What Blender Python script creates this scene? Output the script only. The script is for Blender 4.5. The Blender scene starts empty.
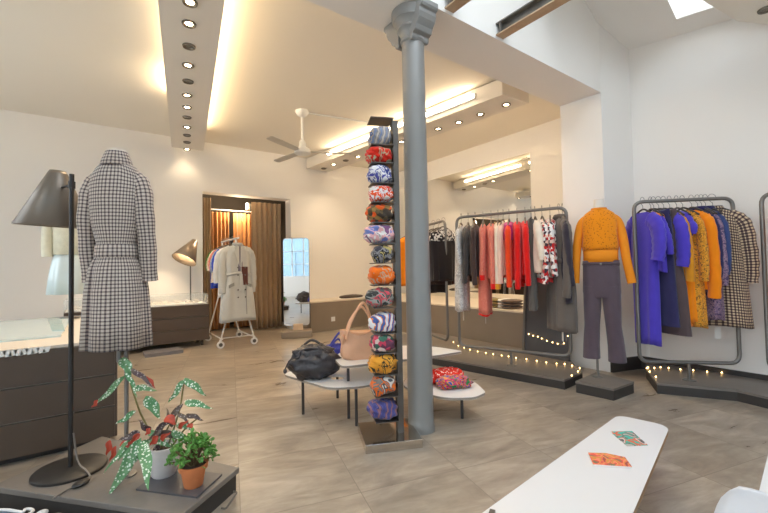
import bpy, math, random
import numpy as np
from mathutils import Vector, Matrix, noise
random.seed(7)
PI = math.pi
sc = bpy.context.scene
COL = sc.collection

# ------------------------------------------------------------------ camera
FPX = 391.6; EYE = 1.25
_y, _t, _r = [math.radians(a) for a in (-36.088, 1.658, -1.0766)]
def _rot(y, t, r):
    c, s = math.cos, math.sin
    A = np.array([[c(y), s(y), 0], [-s(y), c(y), 0], [0, 0, 1]])
    B = np.array([[1, 0, 0], [0, c(t), s(t)], [0, -s(t), c(t)]])
    D = np.array([[c(r), 0, s(r)], [0, 1, 0], [-s(r), 0, c(r)]])
    return D @ B @ A
CM = _rot(_y, _t, _r)
C0 = np.array([0, 0, EYE])
def ray(px, py): return CM.T @ np.array([(px-384)/FPX, 1, (256.5-py)/FPX])
def onz(px, py, z=0.0): r = ray(px, py); return Vector(C0 + r*((z-EYE)/r[2]))
def onx(px, py, x): r = ray(px, py); return Vector(C0 + r*(x/r[0]))
def ony(px, py, y): r = ray(px, py); return Vector(C0 + r*(y/r[1]))
def at(px, py, d): return Vector(C0 + ray(px, py)*d)
cam = bpy.data.cameras.new('camera'); camo = bpy.data.objects.new('camera', cam); COL.objects.link(camo)
cam.sensor_width = 36; cam.lens = 36*FPX/768; cam.clip_start = .05
_R, _F, _U = CM.T @ np.array([1, 0, 0]), CM.T @ np.array([0, 1, 0]), CM.T @ np.array([0, 0, 1])
camo.matrix_world = Matrix(((_R[0], _U[0], -_F[0], 0), (_R[1], _U[1], -_F[1], 0), (_R[2], _U[2], -_F[2], EYE), (0, 0, 0, 1)))
sc.camera = camo

# ------------------------------------------------------------------ materials
def lin(c):
    return tuple(((v/255)/12.92 if v/255 <= .04045 else ((v/255+.055)/1.055)**2.4) for v in c)
def rgba(c): return (*lin(c), 1)
_mats = {}
class NT:
    def __init__(s, name):
        s.m = bpy.data.materials.new(name); s.m.use_nodes = True
        s.t = s.m.node_tree; s.b = s.t.nodes['Principled BSDF']; s.out = s.t.nodes['Material Output']
    def n(s, kind, **kw):
        x = s.t.nodes.new(kind)
        for k, v in kw.items():
            if k in x.inputs: x.inputs[k].default_value = v
            else: setattr(x, k, v)
        return x
    def l(s, a, b): s.t.links.new(a, b)
    def math(s, op, a, b=None):
        x = s.t.nodes.new('ShaderNodeMath'); x.operation = op
        for i, v in enumerate((a, b)):
            if v is None: continue
            if isinstance(v, (int, float)): x.inputs[i].default_value = v
            else: s.l(v, x.inputs[i])
        return x.outputs[0]
    def mix(s, f, a, b):
        x = s.t.nodes.new('ShaderNodeMix'); x.data_type = 'RGBA'
        for i, v in ((0, f), (6, a), (7, b)):
            if isinstance(v, (int, float)): x.inputs[i].default_value = v
            elif isinstance(v, tuple): x.inputs[i].default_value = v
            else: s.l(v, x.inputs[i])
        return x.outputs[2]
    def coord(s, kind='Object'): return s.n('ShaderNodeTexCoord').outputs[kind]
def setb(t, rough=.6, metal=0.0, spec=.5, sheen=0.0):
    t.b.inputs['Roughness'].default_value = rough; t.b.inputs['Metallic'].default_value = metal
    t.b.inputs['Specular IOR Level'].default_value = spec
    if sheen: t.b.inputs['Sheen Weight'].default_value = sheen
def plain(name, c, rough=.6, metal=0.0, var=.10, scale=8, bump=0.0, bscale=120, spec=.5, sheen=0.0):
    if name in _mats: return _mats[name]
    t = NT(name); setb(t, rough, metal, spec, sheen)
    nz = t.n('ShaderNodeTexNoise', Scale=scale, Detail=4.0); t.l(t.coord(), nz.inputs['Vector'])
    k = lin(c); lo = tuple(v*(1-var) for v in k)+(1,); hi = tuple(min(1, v*(1+var)) for v in k)+(1,)
    t.l(t.mix(nz.outputs[0], lo, hi), t.b.inputs['Base Color'])
    if bump:
        n2 = t.n('ShaderNodeTexNoise', Scale=bscale, Detail=2.0); t.l(t.coord(), n2.inputs['Vector'])
        bp = t.n('ShaderNodeBump', Strength=bump, Distance=.01); t.l(n2.outputs[0], bp.inputs['Height']); t.l(bp.outputs[0], t.b.inputs['Normal'])
    _mats[name] = t.m; return t.m
def fabric(name, c, rough=.85, var=.12, bump=.25):
    return plain(name, c, rough, 0, var, 14, bump, 260, .2, .25)
def check(name, base, mid, dark, su=.026, sv=.026, duty=.45):
    if name in _mats: return _mats[name]
    t = NT(name); setb(t, .9, 0, .15, .2)
    sep = t.n('ShaderNodeSeparateXYZ'); t.l(t.coord('UV'), sep.inputs[0])
    a = t.math('LESS_THAN', t.math('FRACT', t.math('DIVIDE', sep.outputs[0], su)), duty)
    b = t.math('LESS_THAN', t.math('FRACT', t.math('DIVIDE', sep.outputs[1], sv)), duty)
    s = t.math('MULTIPLY', t.math('ADD', a, b), .5)
    c1 = t.mix(t.math('MULTIPLY', s, 2.0), rgba(base), rgba(mid))
    n = t.n('ShaderNodeMapRange'); t.l(s, n.inputs[0]); n.inputs[1].default_value = .5; n.inputs[2].default_value = 1
    c2 = t.mix(n.outputs[0], c1, rgba(dark))
    t.l(c2, t.b.inputs['Base Color']); _mats[name] = t.m; return t.m
def multi(name, cols, scale=9, dist=2.5, rough=.8, kind='noise'):
    if name in _mats: return _mats[name]
    t = NT(name); setb(t, rough, 0, .2, .2)
    if kind == 'wave':
        nz = t.n('ShaderNodeTexWave', Scale=scale, Distortion=dist, Detail=2.0)
    elif kind == 'vor':
        nz = t.n('ShaderNodeTexVoronoi', Scale=scale)
    else:
        nz = t.n('ShaderNodeTexNoise', Scale=scale, Detail=1.5, Distortion=dist)
    t.l(t.coord(), nz.inputs['Vector'])
    src = nz.outputs['Color'] if kind == 'vor' else nz.outputs[0]
    if kind == 'vor':
        sp = t.n('ShaderNodeSeparateColor'); t.l(src, sp.inputs[0]); src = sp.outputs[0]
    r = t.n('ShaderNodeValToRGB'); r.color_ramp.interpolation = 'CONSTANT'
    lo, hi = (.0, 1.0) if kind in ('vor', 'wave') else (.32, .68)
    e = r.color_ramp.elements
    while len(e) < len(cols): e.new(.5)
    for i, c in enumerate(cols):
        e[i].position = 0 if i == 0 else lo+(hi-lo)*i/len(cols); e[i].color = rgba(c)
    t.l(src, r.inputs[0]); t.l(r.outputs[0], t.b.inputs['Base Color']); _mats[name] = t.m; return t.m
def dots(name, base, dot, scale=60, thr=.35, rough=.6, var=None):
    if name in _mats: return _mats[name]
    t = NT(name); setb(t, rough, 0, .3)
    v = t.n('ShaderNodeTexVoronoi', Scale=scale); t.l(t.coord(), v.inputs['Vector'])
    f = t.math('LESS_THAN', v.outputs['Distance'], thr)
    bc = rgba(base)
    if var:
        nz = t.n('ShaderNodeTexNoise', Scale=10.0); t.l(t.coord(), nz.inputs['Vector'])
        rr = t.n('ShaderNodeMapRange'); t.l(nz.outputs[0], rr.inputs[0]); rr.inputs[1].default_value = .4; rr.inputs[2].default_value = .62
        bc = t.mix(rr.outputs[0], rgba(base), rgba(var))
    t.l(t.mix(f, bc, rgba(dot)), t.b.inputs['Base Color']); _mats[name] = t.m; return t.m
def glow(name, c, strength):
    t = NT(name); t.b.inputs['Base Color'].default_value = rgba(c)
    t.b.inputs['Emission Color'].default_value = rgba(c); t.b.inputs['Emission Strength'].default_value = strength
    return t.m
def clear(name, tint=(235, 245, 245), alpha=.12):
    t = NT(name); setb(t, .03, 0, .6); t.b.inputs['Base Color'].default_value = rgba(tint)
    tr = t.n('ShaderNodeBsdfTransparent'); mx = t.n('ShaderNodeMixShader'); mx.inputs[0].default_value = alpha
    t.l(tr.outputs[0], mx.inputs[1]); t.l(t.b.outputs[0], mx.inputs[2]); t.l(mx.outputs[0], t.out.inputs[0]); return t.m
def mirror(name, tint=(235, 236, 235), rough=.01):
    t = NT(name); setb(t, rough, 1.0); t.b.inputs['Base Color'].default_value = rgba(tint); return t.m
def floor_mat():
    t = NT('floor_tile')
    mp = t.n('ShaderNodeMapping'); mp.vector_type = 'POINT'
    t.l(t.coord(), mp.inputs[0])
    a = math.atan2(.255, .967); S = .63
    mp.inputs['Rotation'].default_value = (0, 0, a)
    sep = t.n('ShaderNodeSeparateXYZ'); t.l(mp.outputs[0], sep.inputs[0])
    u = t.math('DIVIDE', t.math('SUBTRACT', sep.outputs[0], .035-6.3), S)
    v = t.math('DIVIDE', t.math('SUBTRACT', sep.outputs[1], .235-6.3), S)
    def seam(q):
        f = t.math('FRACT', q); return t.math('LESS_THAN', t.math('MINIMUM', f, t.math('SUBTRACT', 1.0, f)), .0038)
    line = t.math('MAXIMUM', seam(u), seam(v))
    cell = t.n('ShaderNodeCombineXYZ'); t.l(t.math('FLOOR', u), cell.inputs[0]); t.l(t.math('FLOOR', v), cell.inputs[1])
    wn = t.n('ShaderNodeTexWhiteNoise'); t.l(cell.outputs[0], wn.inputs['Vector'])
    off = t.n('ShaderNodeVectorMath'); off.operation = 'MULTIPLY_ADD'
    t.l(wn.outputs['Color'], off.inputs[0]); off.inputs[1].default_value = (9, 9, 9); t.l(mp.outputs[0], off.inputs[2])
    m2 = t.n('ShaderNodeMapping'); t.l(off.outputs[0], m2.inputs[0]); m2.inputs['Scale'].default_value = (1.0, 3.2, 1)
    n1 = t.n('ShaderNodeTexNoise', Scale=1.6, Detail=7.0, Roughness=.62, Distortion=.9); t.l(m2.outputs[0], n1.inputs['Vector'])
    n2 = t.n('ShaderNodeTexNoise', Scale=9.0, Detail=5.0); t.l(m2.outputs[0], n2.inputs['Vector'])
    f = t.math('ADD', t.math('MULTIPLY', n1.outputs[0], .8), t.math('MULTIPLY', n2.outputs[0], .2))
    r = t.n('ShaderNodeValToRGB'); t.l(f, r.inputs[0]); e = r.color_ramp.elements
    e[0].position = .33; e[0].color = rgba((126, 114, 101)); e[1].position = .68; e[1].color = rgba((178, 166, 150))
    q = e.new(.5); q.color = rgba((152, 140, 125))
    tone = t.n('ShaderNodeHueSaturation'); t.l(r.outputs[0], tone.inputs['Color'])
    t.l(t.math('ADD', .93, t.math('MULTIPLY', wn.outputs['Value'], .14)), tone.inputs['Value'])
    t.l(t.mix(line, tone.outputs[0], rgba((130, 119, 106))), t.b.inputs['Base Color'])
    t.l(t.math('ADD', .2, t.math('MULTIPLY', n1.outputs[0], .22)), t.b.inputs['Roughness'])
    t.b.inputs['Specular IOR Level'].default_value = .5
    return t.m

# ------------------------------------------------------------------ mesh builder
class MB:
    def __init__(s): s.v = []; s.f = []; s.uv = []
    def add(s, vs, fs, uvs=None):
        o = len(s.v); s.v += [Vector(p) for p in vs]
        s.f += [tuple(i+o for i in f) for f in fs]
        s.uv += uvs if uvs else [(0, 0)]*len(vs); return s
    def obox(s, c, ex, ey, ez):
        c, ex, ey, ez = map(Vector, (c, ex, ey, ez)); vs = []
        for a in (-1, 1):
            for b in (-1, 1):
                for d in (-1, 1): vs.append(c+ex*a+ey*b+ez*d)
        return s.add(vs, [(0, 1, 3, 2), (4, 6, 7, 5), (0, 4, 5, 1), (2, 3, 7, 6), (0, 2, 6, 4), (1, 5, 7, 3)])
    def box(s, lo, hi):
        lo, hi = Vector(lo), Vector(hi); c = (lo+hi)/2; h = (hi-lo)/2
        return s.obox(c, (h.x, 0, 0), (0, h.y, 0), (0, 0, h.z))
    def rbox(s, c, size, rz=0):
        a, b = math.cos(rz), math.sin(rz); x, y, z = [q/2 for q in size]
        return s.obox(c, (a*x, b*x, 0), (-b*y, a*y, 0), (0, 0, z))
    def loft(s, rings, closed=True, cap0=True, cap1=True, uvs=None):
        n = len(rings[0]); vs = []; fs = []; uv = []
        m = n+1 if closed and uvs else n
        for i, r in enumerate(rings):
            rr = list(r)+([r[0]] if m > n else [])
            vs += rr
            uv += list(uvs[i]) if uvs else [(0, 0)]*len(rr)
        for i in range(len(rings)-1):
            for j in range(m-1 if (m > n or not closed) else n):
                k = (j+1) % m if m == n else j+1
                fs.append((i*m+j, i*m+k, (i+1)*m+k, (i+1)*m+j))
        if cap0: fs.append(tuple(reversed(range(n))))
        if cap1: fs.append(tuple((len(rings)-1)*m+j for j in range(n)))
        return s.add(vs, fs, uv)
    def tube(s, pts, r, seg=10, closed=False, flat=1.0, uv=False):
        pts = [Vector(p) for p in pts]; n = len(pts); rs = r if isinstance(r, (list, tuple)) else [r]*n
        rings = []; prev = None; uvs = []; vl = 0
        for i, p in enumerate(pts):
            a = pts[(i-1) % n] if (closed or i) else p; b = pts[(i+1) % n] if (closed or i < n-1) else p
            t = (b-a).normalized() if (b-a).length > 1e-9 else Vector((0, 0, 1))
            if prev is None:
                ref = Vector((0, 0, 1)) if abs(t.z) < .9 else Vector((1, 0, 0))
                x = t.cross(ref).normalized()
            else: x = (prev-t*prev.dot(t)).normalized()
            prev = x; y = t.cross(x)
            if i: vl += (p-pts[i-1]).length
            rings.append([p+x*math.cos(q)*rs[i]+y*math.sin(q)*rs[i]*flat for q in [2*PI*k/seg for k in range(seg)]])
            uvs.append([(k/seg*2*PI*rs[0], vl) for k in range(seg+1)])
        if closed: rings.append(rings[0]); return s.loft(rings, True, False, False)
        return s.loft(rings, True, True, True, uvs if uv else None)
    def cyl(s, p0, p1, r0, r1=None, seg=20): return s.tube([p0, p1], [r0, r0 if r1 is None else r1], seg)
    def lathe(s, prof, c=(0, 0, 0), seg=28, cap0=True, cap1=True):
        c = Vector(c)
        return s.loft([[c+Vector((r*math.cos(2*PI*k/seg), r*math.sin(2*PI*k/seg), z)) for k in range(seg)] for r, z in prof], True, cap0, cap1)
    def prism(s, poly, z0, z1):
        return s.loft([[Vector((p[0], p[1], z0)) for p in poly], [Vector((p[0], p[1], z1)) for p in poly]])
    def blob(s, c, rad, nu=24, nv=14, fn=None, rot=0):
        c = Vector(c); rings = []; a, b = math.cos(rot), math.sin(rot)
        for i in range(nv+1):
            th = PI*(.02+.96*i/nv); ring = []
            for j in range(nu):
                ph = 2*PI*j/nu
                d = Vector((math.sin(th)*math.cos(ph), math.sin(th)*math.sin(ph), -math.cos(th)))
                k = fn(th, ph, d) if fn else 1
                x, y, z = d.x*rad[0]*k, d.y*rad[1]*k, d.z*rad[2]*k
                ring.append(c+Vector((a*x-b*y, b*x+a*y, z)))
            rings.append(ring)
        return s.loft(rings)
    def grid(s, fn, nu, nv, uvf=None):
        vs = [fn(i/nu, j/nv) for j in range(nv+1) for i in range(nu+1)]
        fs = [(j*(nu+1)+i, j*(nu+1)+i+1, (j+1)*(nu+1)+i+1, (j+1)*(nu+1)+i) for j in range(nv) for i in range(nu)]
        uv = [uvf(i/nu, j/nv) for j in range(nv+1) for i in range(nu+1)] if uvf else None
        return s.add(vs, fs, uv)
    def build(s, name, m, parent=None, local=False, smooth=True, bevel=0, sub=0, solid=0, ang=40):
        off = Vector((0, 0, 0))
        if parent is not None and not local:
            q = parent
            while q is not None: off += q.location; q = q.parent
        me = bpy.data.meshes.new(name)
        me.from_pydata([p-off for p in s.v], [], s.f)
        uvl = me.uv_layers.new(name='uv')
        idx = np.zeros(len(me.loops), dtype=np.int32); me.loops.foreach_get('vertex_index', idx)
        uvl.data.foreach_set('uv', np.array(s.uv, dtype=np.float32)[idx].ravel())
        import bmesh
        bm = bmesh.new(); bm.from_mesh(me); bmesh.ops.recalc_face_normals(bm, faces=bm.faces); bm.to_mesh(me); bm.free()
        if smooth: me.shade_smooth(); me.set_sharp_from_angle(angle=math.radians(ang))
        me.materials.append(m)
        o = bpy.data.objects.new(name, me); COL.objects.link(o)
        if parent is not None: o.parent = parent
        if solid: md = o.modifiers.new('solid', 'SOLIDIFY'); md.thickness = solid; md.offset = 0
        if bevel: md = o.modifiers.new('bevel', 'BEVEL'); md.width = bevel; md.segments = 2; md.limit_method = 'ANGLE'
        if sub: md = o.modifiers.new('sub', 'SUBSURF'); md.levels = sub; md.render_levels = sub
        return o
def rounded(poly, r=.05, n=6):
    out = []; m = len(poly); rr = r if isinstance(r, list) else [r]*m
    for i in range(m):
        p = Vector(poly[i][:2]); a = Vector(poly[i-1][:2]); b = Vector(poly[(i+1) % m][:2])
        da = (a-p); db = (b-p); q = min(rr[i], da.length*.45, db.length*.45)
        s0 = p+da.normalized()*q; s1 = p+db.normalized()*q
        for k in range(n+1):
            t = k/n; out.append(s0*(1-t)**2+p*2*t*(1-t)+s1*t*t)
    return out
def arc_path(pts, r, n=6, closed=False):
    pts = [Vector(p) for p in pts]; out = []; m = len(pts)
    for i, p in enumerate(pts):
        if not closed and i in (0, m-1): out.append(p); continue
        a = pts[i-1]; b = pts[(i+1) % m]; q = min(r, (a-p).length*.45, (b-p).length*.45)
        s0 = p+(a-p).normalized()*q; s1 = p+(b-p).normalized()*q
        for k in range(n+1): t = k/n; out.append(s0*(1-t)**2+p*2*t*(1-t)+s1*t*t)
    return out
def smoothpath(pts, n=6):
    pts = [Vector(p) for p in pts]; out = []
    for i in range(len(pts)-1):
        p0 = pts[max(i-1, 0)]; p1 = pts[i]; p2 = pts[i+1]; p3 = pts[min(i+2, len(pts)-1)]
        for k in range(n):
            t = k/n
            out.append(.5*((2*p1)+(p2-p0)*t+(2*p0-5*p1+4*p2-p3)*t*t+(3*p1-p0-3*p2+p3)*t**3))
    out.append(pts[-1]); return out
def thing(name, label, cat, loc=(0, 0, 0), rz=0, group=None):
    o = bpy.data.objects.new(name, None); COL.objects.link(o); o.empty_display_size = .05
    o.location = loc; o.rotation_euler = (0, 0, rz); o['label'] = label; o['category'] = cat
    if group: o['group'] = group
    return o
def tag(o, label, cat, group=None, kind=None):
    if label: o['label'] = label
    if cat: o['category'] = cat
    if group: o['group'] = group
    if kind: o['kind'] = kind
    return o
def solo(name, mb, m, label, cat, group=None, **kw):
    lo = Vector([min(p[i] for p in mb.v) for i in range(3)]); hi = Vector([max(p[i] for p in mb.v) for i in range(3)])
    c = Vector(((lo.x+hi.x)/2, (lo.y+hi.y)/2, lo.z)); mb.v = [p-c for p in mb.v]
    o = mb.build(name, m, **kw); o.location = c; return tag(o, label, cat, group)
def struct(name, mb, m, parent=None, **kw):
    kw.setdefault('smooth', False); o = mb.build(name, m, parent, **kw)
    if parent is None: o['kind'] = 'structure'
    return o
ORD = ['first', 'second', 'third', 'fourth', 'fifth', 'sixth', 'seventh', 'eighth', 'ninth', 'tenth', 'eleventh', 'twelfth', 'thirteenth', 'fourteenth', 'fifteenth']

# palette
M_WALL = plain('white_plaster', (236, 232, 226), .75, var=.015, scale=2, bump=.04, bscale=60)
M_CEIL = plain('ceiling_plaster', (236, 229, 216), .8, var=.02, scale=1.2, bump=.05, bscale=5)
M_FLOOR = floor_mat()
M_DARKWOOD = plain('dark_laminate', (86, 71, 59), .45, var=.10, scale=6)
M_PLINTH = plain('grey_board', (116, 109, 102), .42, var=.16, scale=5, bump=.1, bscale=30)
M_PLSIDE = plain('dark_board_edge', (54, 50, 47), .6, var=.2, scale=7)
M_BENCH = plain('concrete_tile', (140, 126, 110), .5, var=.13, scale=3)
M_STEEL = plain('grey_painted_steel', (126, 122, 117), .35, .45, var=.05)
M_TOWER = plain('dark_grey_steel', (104, 99, 94), .4, .6, var=.08)
M_COLUMN = plain('grey_iron_paint', (140, 139, 136), .38, .1, var=.06, scale=3, bump=.05, bscale=25)
M_BLACK = plain('matte_black', (46, 43, 41), .45, .2, var=.1)
M_WHITE = plain('white_laminate', (220, 218, 216), .3, var=.01)
M_WHMET = plain('white_metal', (225, 224, 220), .35, .1, var=.02)
M_EDGE = plain('plywood_edge', (168, 132, 96), .6, var=.2, scale=20)
M_SKIN = plain('mannequin_linen', (228, 218, 204), .7, var=.04)
M_PAPER = plain('white_paper', (240, 238, 232), .8, var=.02)
M_MIRROR = mirror('mirror_glass')
M_CHROME = mirror('polished_steel', (205, 196, 184), .12)
M_GLASS = clear('clear_glass')
M_HANG = plain('hanger_wood', (92, 78, 66), .5, var=.15)
M_HANG2 = plain('hanger_black', (70, 66, 64), .45, .3)
M_CHROMEHOOK = plain('hook_steel', (150, 148, 146), .3, .9)

# ------------------------------------------------------------------ room
struct('floor', MB().box((-3.6, -3.4, -.1), (6.6, 9.9, 0)), M_FLOOR)
ZC = 3.66; YB = 7.8; XM = 6.13; YF = 2.15; YI = 2.64; ZB = 3.26; XL = -3.4
# back wall with the fitting-room doorway
DX0, DX1, DZ = 1.55, 3.27, 2.73
mb = MB(); mb.box((XL, YB, 0), (DX0, YB+.28, ZC)); mb.box((DX1, YB, 0), (XM+.2, YB+.28, ZC)); mb.box((DX0, YB, DZ), (DX1, YB+.28, ZC))
struct('wall_back', mb, M_WALL)
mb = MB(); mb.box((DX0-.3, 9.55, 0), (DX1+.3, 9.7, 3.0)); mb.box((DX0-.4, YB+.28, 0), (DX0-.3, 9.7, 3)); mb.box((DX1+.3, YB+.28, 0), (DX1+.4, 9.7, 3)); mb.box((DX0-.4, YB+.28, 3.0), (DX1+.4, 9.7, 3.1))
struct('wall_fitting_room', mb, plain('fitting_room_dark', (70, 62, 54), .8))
struct('wall_alcove', MB().box((XM, YI, 0), (XM+.2, YB, ZC)), M_WALL)
# pillar beside the alcove: front face bends gently to the corner
mb = MB(); mb.prism([(4.76, YF), (5.22, 2.0), (6.4, 2.0), (6.4, YI), (4.74, YI)], 0, ZB)
struct('wall_pillar', mb, M_WALL)
mb = MB(); mb.prism([(XL, YF), (4.76, YF), (5.22, 2.0), (6.4, 2.0), (6.4, YI), (XL, YI)], ZB, 4.75)
struct('header_beam', mb, M_WALL)
struct('ceiling', MB().box((XL, YI, ZC), (XM+.2, YB+.3, ZC+.12)), M_CEIL)
struct('wall_right', MB().box((5.2, -3.4, 0), (5.4, 2.02, 4.8)), M_WALL)
# left wall with a shop window, front wall with a tall window grid
def wall_with_hole(axis, pos, th, a0, a1, h, holes):
    mb = MB()
    def bx(u0, u1, z0, z1):
        if u1-u0 < 1e-4 or z1-z0 < 1e-4: return
        if axis == 'x': mb.box((pos-th, u0, z0), (pos, u1, z1))
        else: mb.box((u0, pos-th, z0), (u1, pos, z1))
    u = a0
    for (u0, u1, z0, z1) in holes:
        bx(u, u0, 0, h); bx(u0, u1, 0, z0); bx(u0, u1, z1, h); u = u1
    bx(u, a1, 0, h); return mb
struct('wall_left', wall_with_hole('x', XL, .2, -3.4, YB+.3, 4.8, [(-2.6, 1.6, .4, 3.1), (3.4, 6.4, .5, 3.0)]), M_WALL)
struct('wall_front', wall_with_hole('y', -3.2, .2, XL, 5.4, 4.8, [(-3.0, .4, .9, 3.3), (1.2, 4.2, .3, 3.3)]), M_WALL)
def window(n, axis, pos, u0, u1, z0, z1, nu, nz):
    fr = MB(); gl = MB(); t = .05
    def P(u, z, d): return (pos-.1+d, u, z) if axis == 'x' else (u, pos-.1+d, z)
    def bar(a0, a1, b0, b1):
        fr.box(P(a0, b0, -.03), P(a1, b1, .03))
    bar(u0, u1, z0, z0+t); bar(u0, u1, z1-t, z1); bar(u0, u0+t, z0+t, z1-t); bar(u1-t, u1, z0+t, z1-t)
    for i in range(1, nu): q = u0+(u1-u0)*i/nu; bar(q-.02, q+.02, z0+t, z1-t)
    for j in range(1, nz): q = z0+(z1-z0)*j/nz; bar(u0+t, u1-t, q-.015, q+.015)
    o = struct('window_%d' % n, fr, M_WHITE)
    gl.box(P(u0+t, z0+t, -.004), P(u1-t, z1-t, .004)); g = gl.build('glass_pane', M_GLASS, o, smooth=False)
window(1, 'x', XL, -2.6, 1.6, .4, 3.1, 3, 1)
window(2, 'x', XL, 3.4, 6.4, .5, 3.0, 3, 1)
window(3, 'y', -3.2, -3.0, .4, .9, 3.3, 6, 4)
window(4, 'y', -3.2, 1.2, 4.2, .3, 3.3, 3, 1)
# street facade added outside to dim and blue what the standing mirror reflects
M_FAC = plain('added_facade', (118, 148, 166), .8, var=.12, scale=1.5)
mb = MB(); mb.box((-16, -9.5, -.3), (14, -9, 8.5))
for i in range(12):
    for j in range(3): mb.box((-15+2.4*i, -9, .6+2.7*j), (-13.9+2.4*i, -8.9, 2.4+2.7*j))
struct('added_facade', mb, M_FAC)
struct('street_ground', MB().box((-16, -9, -.35), (14, -3.4, -.1)), plain('street_paving', (120, 122, 124), .8))
# sloped roof of the front part, with the skylight seen at the top right
pA = onx(636.6, 47.6, 5.2); pB = onx(732.7, 19, 5.2); pC = ony(583, 0, 2.16)
_n = (pB-pA).cross(pC-pA).normalized()
def roofz(x, y): return pA.z-(_n.x*(x-pA.x)+_n.y*(y-pA.y))/_n.z
def onroof(px, py):
    r = Vector(ray(px, py)); c = Vector(C0); return c+r*((pA-c).dot(_n)/r.dot(_n))
sk = [onroof(659, 0), onroof(675.5, 17), onroof(712, 7.7), onroof(699.5, 0)]
kx = max(sk[1].x, sk[2].x); sy0 = min(sk[2].y, sk[1].y); sy1 = sk[1].y; sx0 = kx-.75; sy0 = min(sy0, sy1-.4)
XR = 3.35
mb = MB()
def slab(x0, x1, y0, y1):
    vs = [Vector((x, y, roofz(x, y)+dz)) for dz in (0, .1) for x, y in ((x0, y0), (x1, y0), (x1, y1), (x0, y1))]
    mb.add(vs, [(3, 2, 1, 0), (4, 5, 6, 7), (0, 1, 5, 4), (1, 2, 6, 5), (2, 3, 7, 6), (3, 0, 4, 7)])
slab(XR, sx0, -3.4, 2.2); slab(kx, 5.3, -3.4, 2.2); slab(sx0, kx, sy1, 2.2); slab(sx0, kx, -3.4, sy0)
struct('ceiling_sloped', mb, M_WALL)
mb = MB()
ZT = 4.72
for b in [((XL-.2, -3.4, ZT), (.2, 2.2, ZT+.1)), ((3.0, -3.4, ZT), (XR+.1, 2.2, ZT+.1)), ((.2, 1.7, ZT), (3.0, 2.2, ZT+.1)), ((.2, -3.4, ZT), (3.0, -1.4, ZT+.1))]: mb.box(*b)
mb.box((XR-.02, -3.4, min(roofz(XR, -3.4), roofz(XR, 2.2))-.02), (XR+.06, 2.2, ZT+.1))
struct('ceiling_front', mb, M_WALL)
mb = MB()
zz = lambda x, y: roofz(x, y)+.05
mb.add([Vector((x, y, zz(x, y)+d)) for d in (-.004, .004) for x, y in ((sx0, sy0), (kx, sy0), (kx, sy1), (sx0, sy1))], [(3, 2, 1, 0), (4, 5, 6, 7), (0, 1, 5, 4), (1, 2, 6, 5), (2, 3, 7, 6), (3, 0, 4, 7)])
struct('window_5', mb, M_GLASS)
fr = MB()
for i in range(1, 4): q = .2+2.8*i/4; fr.box((q-.03, -1.4, ZT+.02), (q+.03, 1.7, ZT+.08))
w6 = struct('window_6', fr, M_WHITE)
MB().box((.2, -1.4, ZT+.045), (3.0, 1.7, ZT+.055)).build('glass_pane', M_GLASS, w6, smooth=False)
# soffit at the top right, running along the right wall
a, b = onx(735, 20, 5.2), onroof(700, 0)
mb = MB(); q0 = onz(737, 21, 3.45); q1 = onz(702, 0, 3.45)
dv = (q1-q0); q1 = q0+dv*1.2; q0 = q0-dv*.0
q2 = onz(790, 27, 3.45)
mb.prism([(q0.x, q0.y), (q1.x, q1.y), (q1.x-.3, q1.y-1.4), (q2.x-.1, q2.y-1.0), (q2.x, q2.y)], 3.45, 3.6)
struct('soffit_right', mb, M_CEIL)
# skirting
for nm, (x0, y0, x1, y1) in {'baseboard_right': (5.2, -3.2, 5.2, 2.0), 'baseboard_pillar': (4.76, 2.15, 5.22, 2.0)}.items():
    mb = MB(); d = Vector((x1-x0, y1-y0, 0)).normalized(); n = Vector((-d.y, d.x, 0)); n = n if n.x < 0 or n.y < 0 else -n
    c = Vector(((x0+x1)/2, (y0+y1)/2, .075))+n*.008
    mb.obox(c, d*(Vector((x1-x0, y1-y0)).length/2), n*.008, (0, 0, .075)); struct(nm, mb, M_PLSIDE)

# bulkheads hung under the ceiling
def bulkhead(name, poly, z0, z1):
    mb = MB(); mb.prism(poly, z0, z1); return struct(name, mb, plain('bulkhead_paint', (226, 220, 210), .7, var=.015))
ZS = 3.42
e, e2, f, f2 = [onz(*p, ZS) for p in ((157, 0), (170, 150), (222, 0), (204, 150))]
L0 = e+(e-e2)*.2; R0 = f+(f-f2)*.1
bulkhead('trim_1', [(L0.x, YI+.01), (R0.x, YI+.01), (f2.x, 7.55), (e2.x, 7.62)], ZS, ZS+.13)
bulkhead('trim_2', [(4.14, 3.06), (4.66, 3.03), (4.16, 7.7), (3.62, 7.74)], ZS, ZS+.215)
# recessed spotlights
M_BULB = glow('lamp_glow', (255, 226, 180), 30.0); M_DEAD = plain('unlit_lamp', (120, 112, 100), .3)
M_RING = plain('spot_ring', (120, 112, 100), .35, .7)
WARM = (1.0, .78, .52)
def spot(p, lit, label, rad=.055, power=26):
    if p.y > 7.2: power = 6
    o = thing('recessed_spotlight', label, 'ceiling spotlight', p, 0, 'recessed ceiling spotlights')
    MB().lathe([(rad*.55, -.005), (rad*.98, -.014), (rad*1.05, -.004), (rad*1.05, .0)], p, 24, False, False).build('trim_ring', M_RING, o, solid=.002)
    MB().lathe([(rad*.55, -.004), (rad*.35, -.002), (.004, -.0015)], p, 20, True, True).build('lamp_face', M_BULB if lit else M_DEAD, o)
    if lit:
        l = bpy.data.lights.new('spot_light', 'SPOT'); l.energy = power; l.color = WARM; l.spot_size = math.radians(120); l.spot_blend = .8; l.shadow_soft_size = .05
        q = bpy.data.objects.new('spot_light', l); COL.objects.link(q); q.location = Vector(p)+Vector((0, 0, -.03))
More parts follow.
